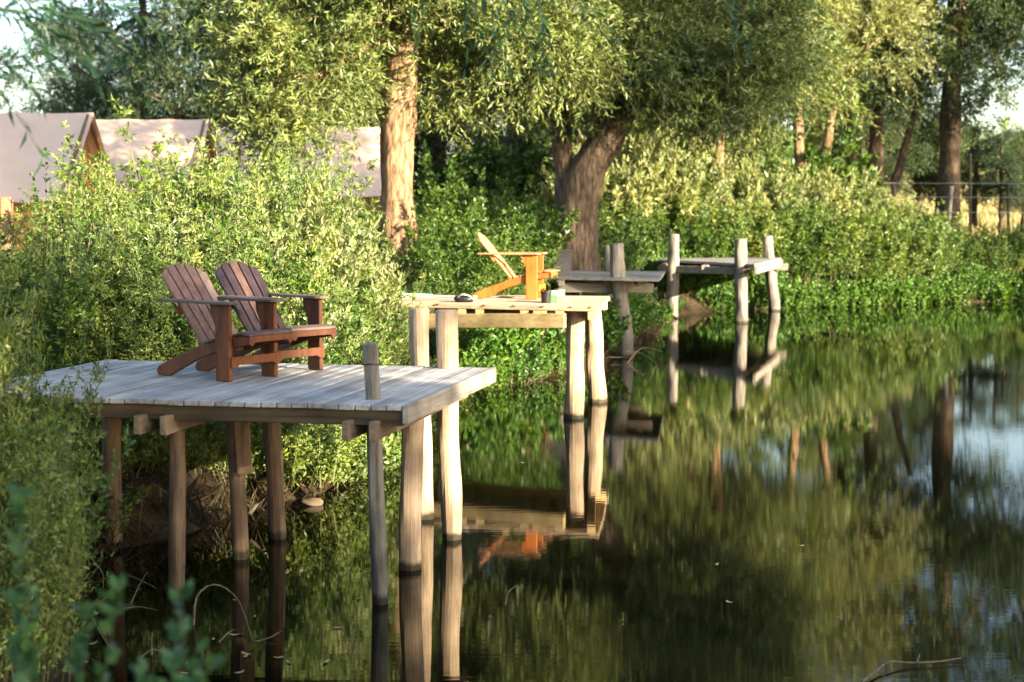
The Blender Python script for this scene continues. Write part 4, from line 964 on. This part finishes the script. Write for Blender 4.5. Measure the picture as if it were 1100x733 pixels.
for py in (197, 212, 228):
    bm = bmesh.new(); pp = [at_y(px, py + (px-1000)*.004, 46-.05) for px, _, _ in fpx]
    tube(bm, pp, .006, 5); from_bm('wire', bm, fwire, fn)
# hedge beyond the field
hd = empty('hedge', g_at(1060, 120), 'distant yellowish hedge on the far side of the pale field', 'hedge')
parts_obj('foliage', crown_parts([(x, 0, 1.4+.4*math.sin(x), 3.2, 1.5, 1.7, 26, 12) for x in range(-36, 40, 4)], LL=.5, LW=.2, nl=10, SL=1.1, sig=.6, droop=.1, twig=.02), [M['silver'], M['stem']], hd)

# ------------------------------------------------------------------ twigs, stone
tw = plain_mat('dead_twig', (0.15, 0.115, 0.08), .85, .4, 30); 
def twig(label, paths, cat='twig', rad=.0065):
    b0 = paths[0][0]; root = empty('fallen_twig', Vector((b0.x, b0.y, 0)), label, cat, 'dead twigs in the water')
    for i, pth in enumerate(paths):
        bm = bmesh.new(); c = curve_path(pth, 14) if len(pth) > 2 else pth
        n_ = len(c); tube(bm, c, list(np.linspace(rad if i == 0 else rad*.65, rad*.35, n_)), 6); from_bm('branch' if i else 'stem', bm, tw, root)
def wz(px, py, yb, ):    # a point above the water at the depth of waterline row yb
    return at_y(px, py, at_z(550, yb).y)
twig('arched bare stem looping out of the water right of the first brown post', [[wz(208, 672, 672), wz(212, 640, 668), wz(232, 628, 662), wz(256, 645, 664), wz(272, 690, 690)], [wz(272, 690, 690), wz(290, 685, 688), wz(302, 678, 686)], [wz(235, 690, 690), wz(245, 680, 688), wz(252, 676, 688)]], rad=.0075)
twig('pale branched twig floating left of the first brown post', [[wz(95, 658, 664), wz(108, 680, 682), wz(118, 698, 698)], [wz(108, 672, 685), wz(118, 696, 698)]])
twig('forked twig sticking from the water in the shade under the nearest jetty', [[wz(138, 618, 625), wz(152, 624, 630), wz(168, 632, 634)], [wz(140, 650, 650), wz(150, 628, 640), wz(158, 615, 632)], [wz(132, 654, 654), wz(150, 652, 653), wz(170, 656, 656)]])
twig('short upright twig on a pale floating scrap by the first brown post', [[wz(163, 704, 704), wz(163, 680, 702)], [wz(152, 706, 706), wz(163, 698, 703), wz(175, 700, 703)]])
twig('bleached twig lying on the dark bank left of the first brown post', [[at_z(84, 583, .35), at_z(98, 600, .25), at_z(110, 616, .12), at_z(111, 632, .02)], [at_z(98, 600, .25), at_z(92, 612, .15)]])
twig('small bent twig standing from open water right of the pale posts', [[wz(543, 650, 650), wz(545, 638, 649), wz(551, 632, 648), wz(557, 630, 648), wz(556, 652, 652)]], rad=.007)
twig('long thin branch floating at the lower right edge of the water', [[at_z(926, 733, .02), at_z(940, 722, .02), at_z(955, 711, .035), at_z(975, 712, .02), at_z(1005, 711, .02), at_z(1032, 707, .02)], [at_z(985, 712, .02), wz(988, 703, 711)]], rad=.009)
twig('pale dead branch leaning on the bank behind the third brown post', [[at_z(268, 552, .1), at_z(280, 538, .2), at_z(292, 528, .35)], [at_z(283, 536, .2), at_z(276, 548, .08)]], rad=.016)
twig('tangle of bare stems at the foot of the third jetty', [[wz(672, 378, 388), wz(690, 380, 388), wz(706, 392, 392)], [wz(674, 390, 390), wz(690, 374, 388), wz(712, 378, 386)], [wz(655, 384, 388), wz(672, 384, 388)]], rad=.016)
fl_m = plain_mat('floating_leaf', (0.30, 0.26, 0.12), .6, .4, 30)
fl0 = None
for k in range(22):
    px, py = (random.uniform(90, 420), random.uniform(640, 725)) if k < 18 else (random.uniform(560, 900), random.uniform(450, 700))
    q = at_z(px, py, .004)
    if fl0 is None:
        bm = bmesh.new(); vs = [bm.verts.new((math.cos(t)*.032, math.sin(t)*.011, .004*math.cos(2*t)+.005)) for t in np.linspace(0, 2*math.pi, 10, endpoint=False)]; bm.faces.new(vs)
        fl0 = from_bm('floating_leaf', bm, fl_m); o = fl0
    else: o = fl0.copy(); COL.objects.link(o)
    o.location = q; o.rotation_euler = (0, 0, random.uniform(0, 6)); k_ = random.uniform(.5, 1.2); o.scale = (k_, k_, k_)
    tag(o, 'tiny pale fallen leaf floating on the dark pond', 'leaf', 'fallen leaves floating on the pond')
bm = bmesh.new(); bmesh.ops.create_icosphere(bm, subdivisions=3, radius=1); q = at_z(336, 540, .02)
for v in bm.verts:
    k = 1+.25*mnoise.noise(v.co*1.6); v.co = Vector((v.co.x*.10*k, v.co.y*.07*k, v.co.z*.04*k)) + q
o = from_bm('stone', bm, plain_mat('pale_stone', (.10, .075, .05), .9, .4, 14, .01), smooth=True); tag(o, 'small brown stone at the waterline left of the corner post', 'stone')
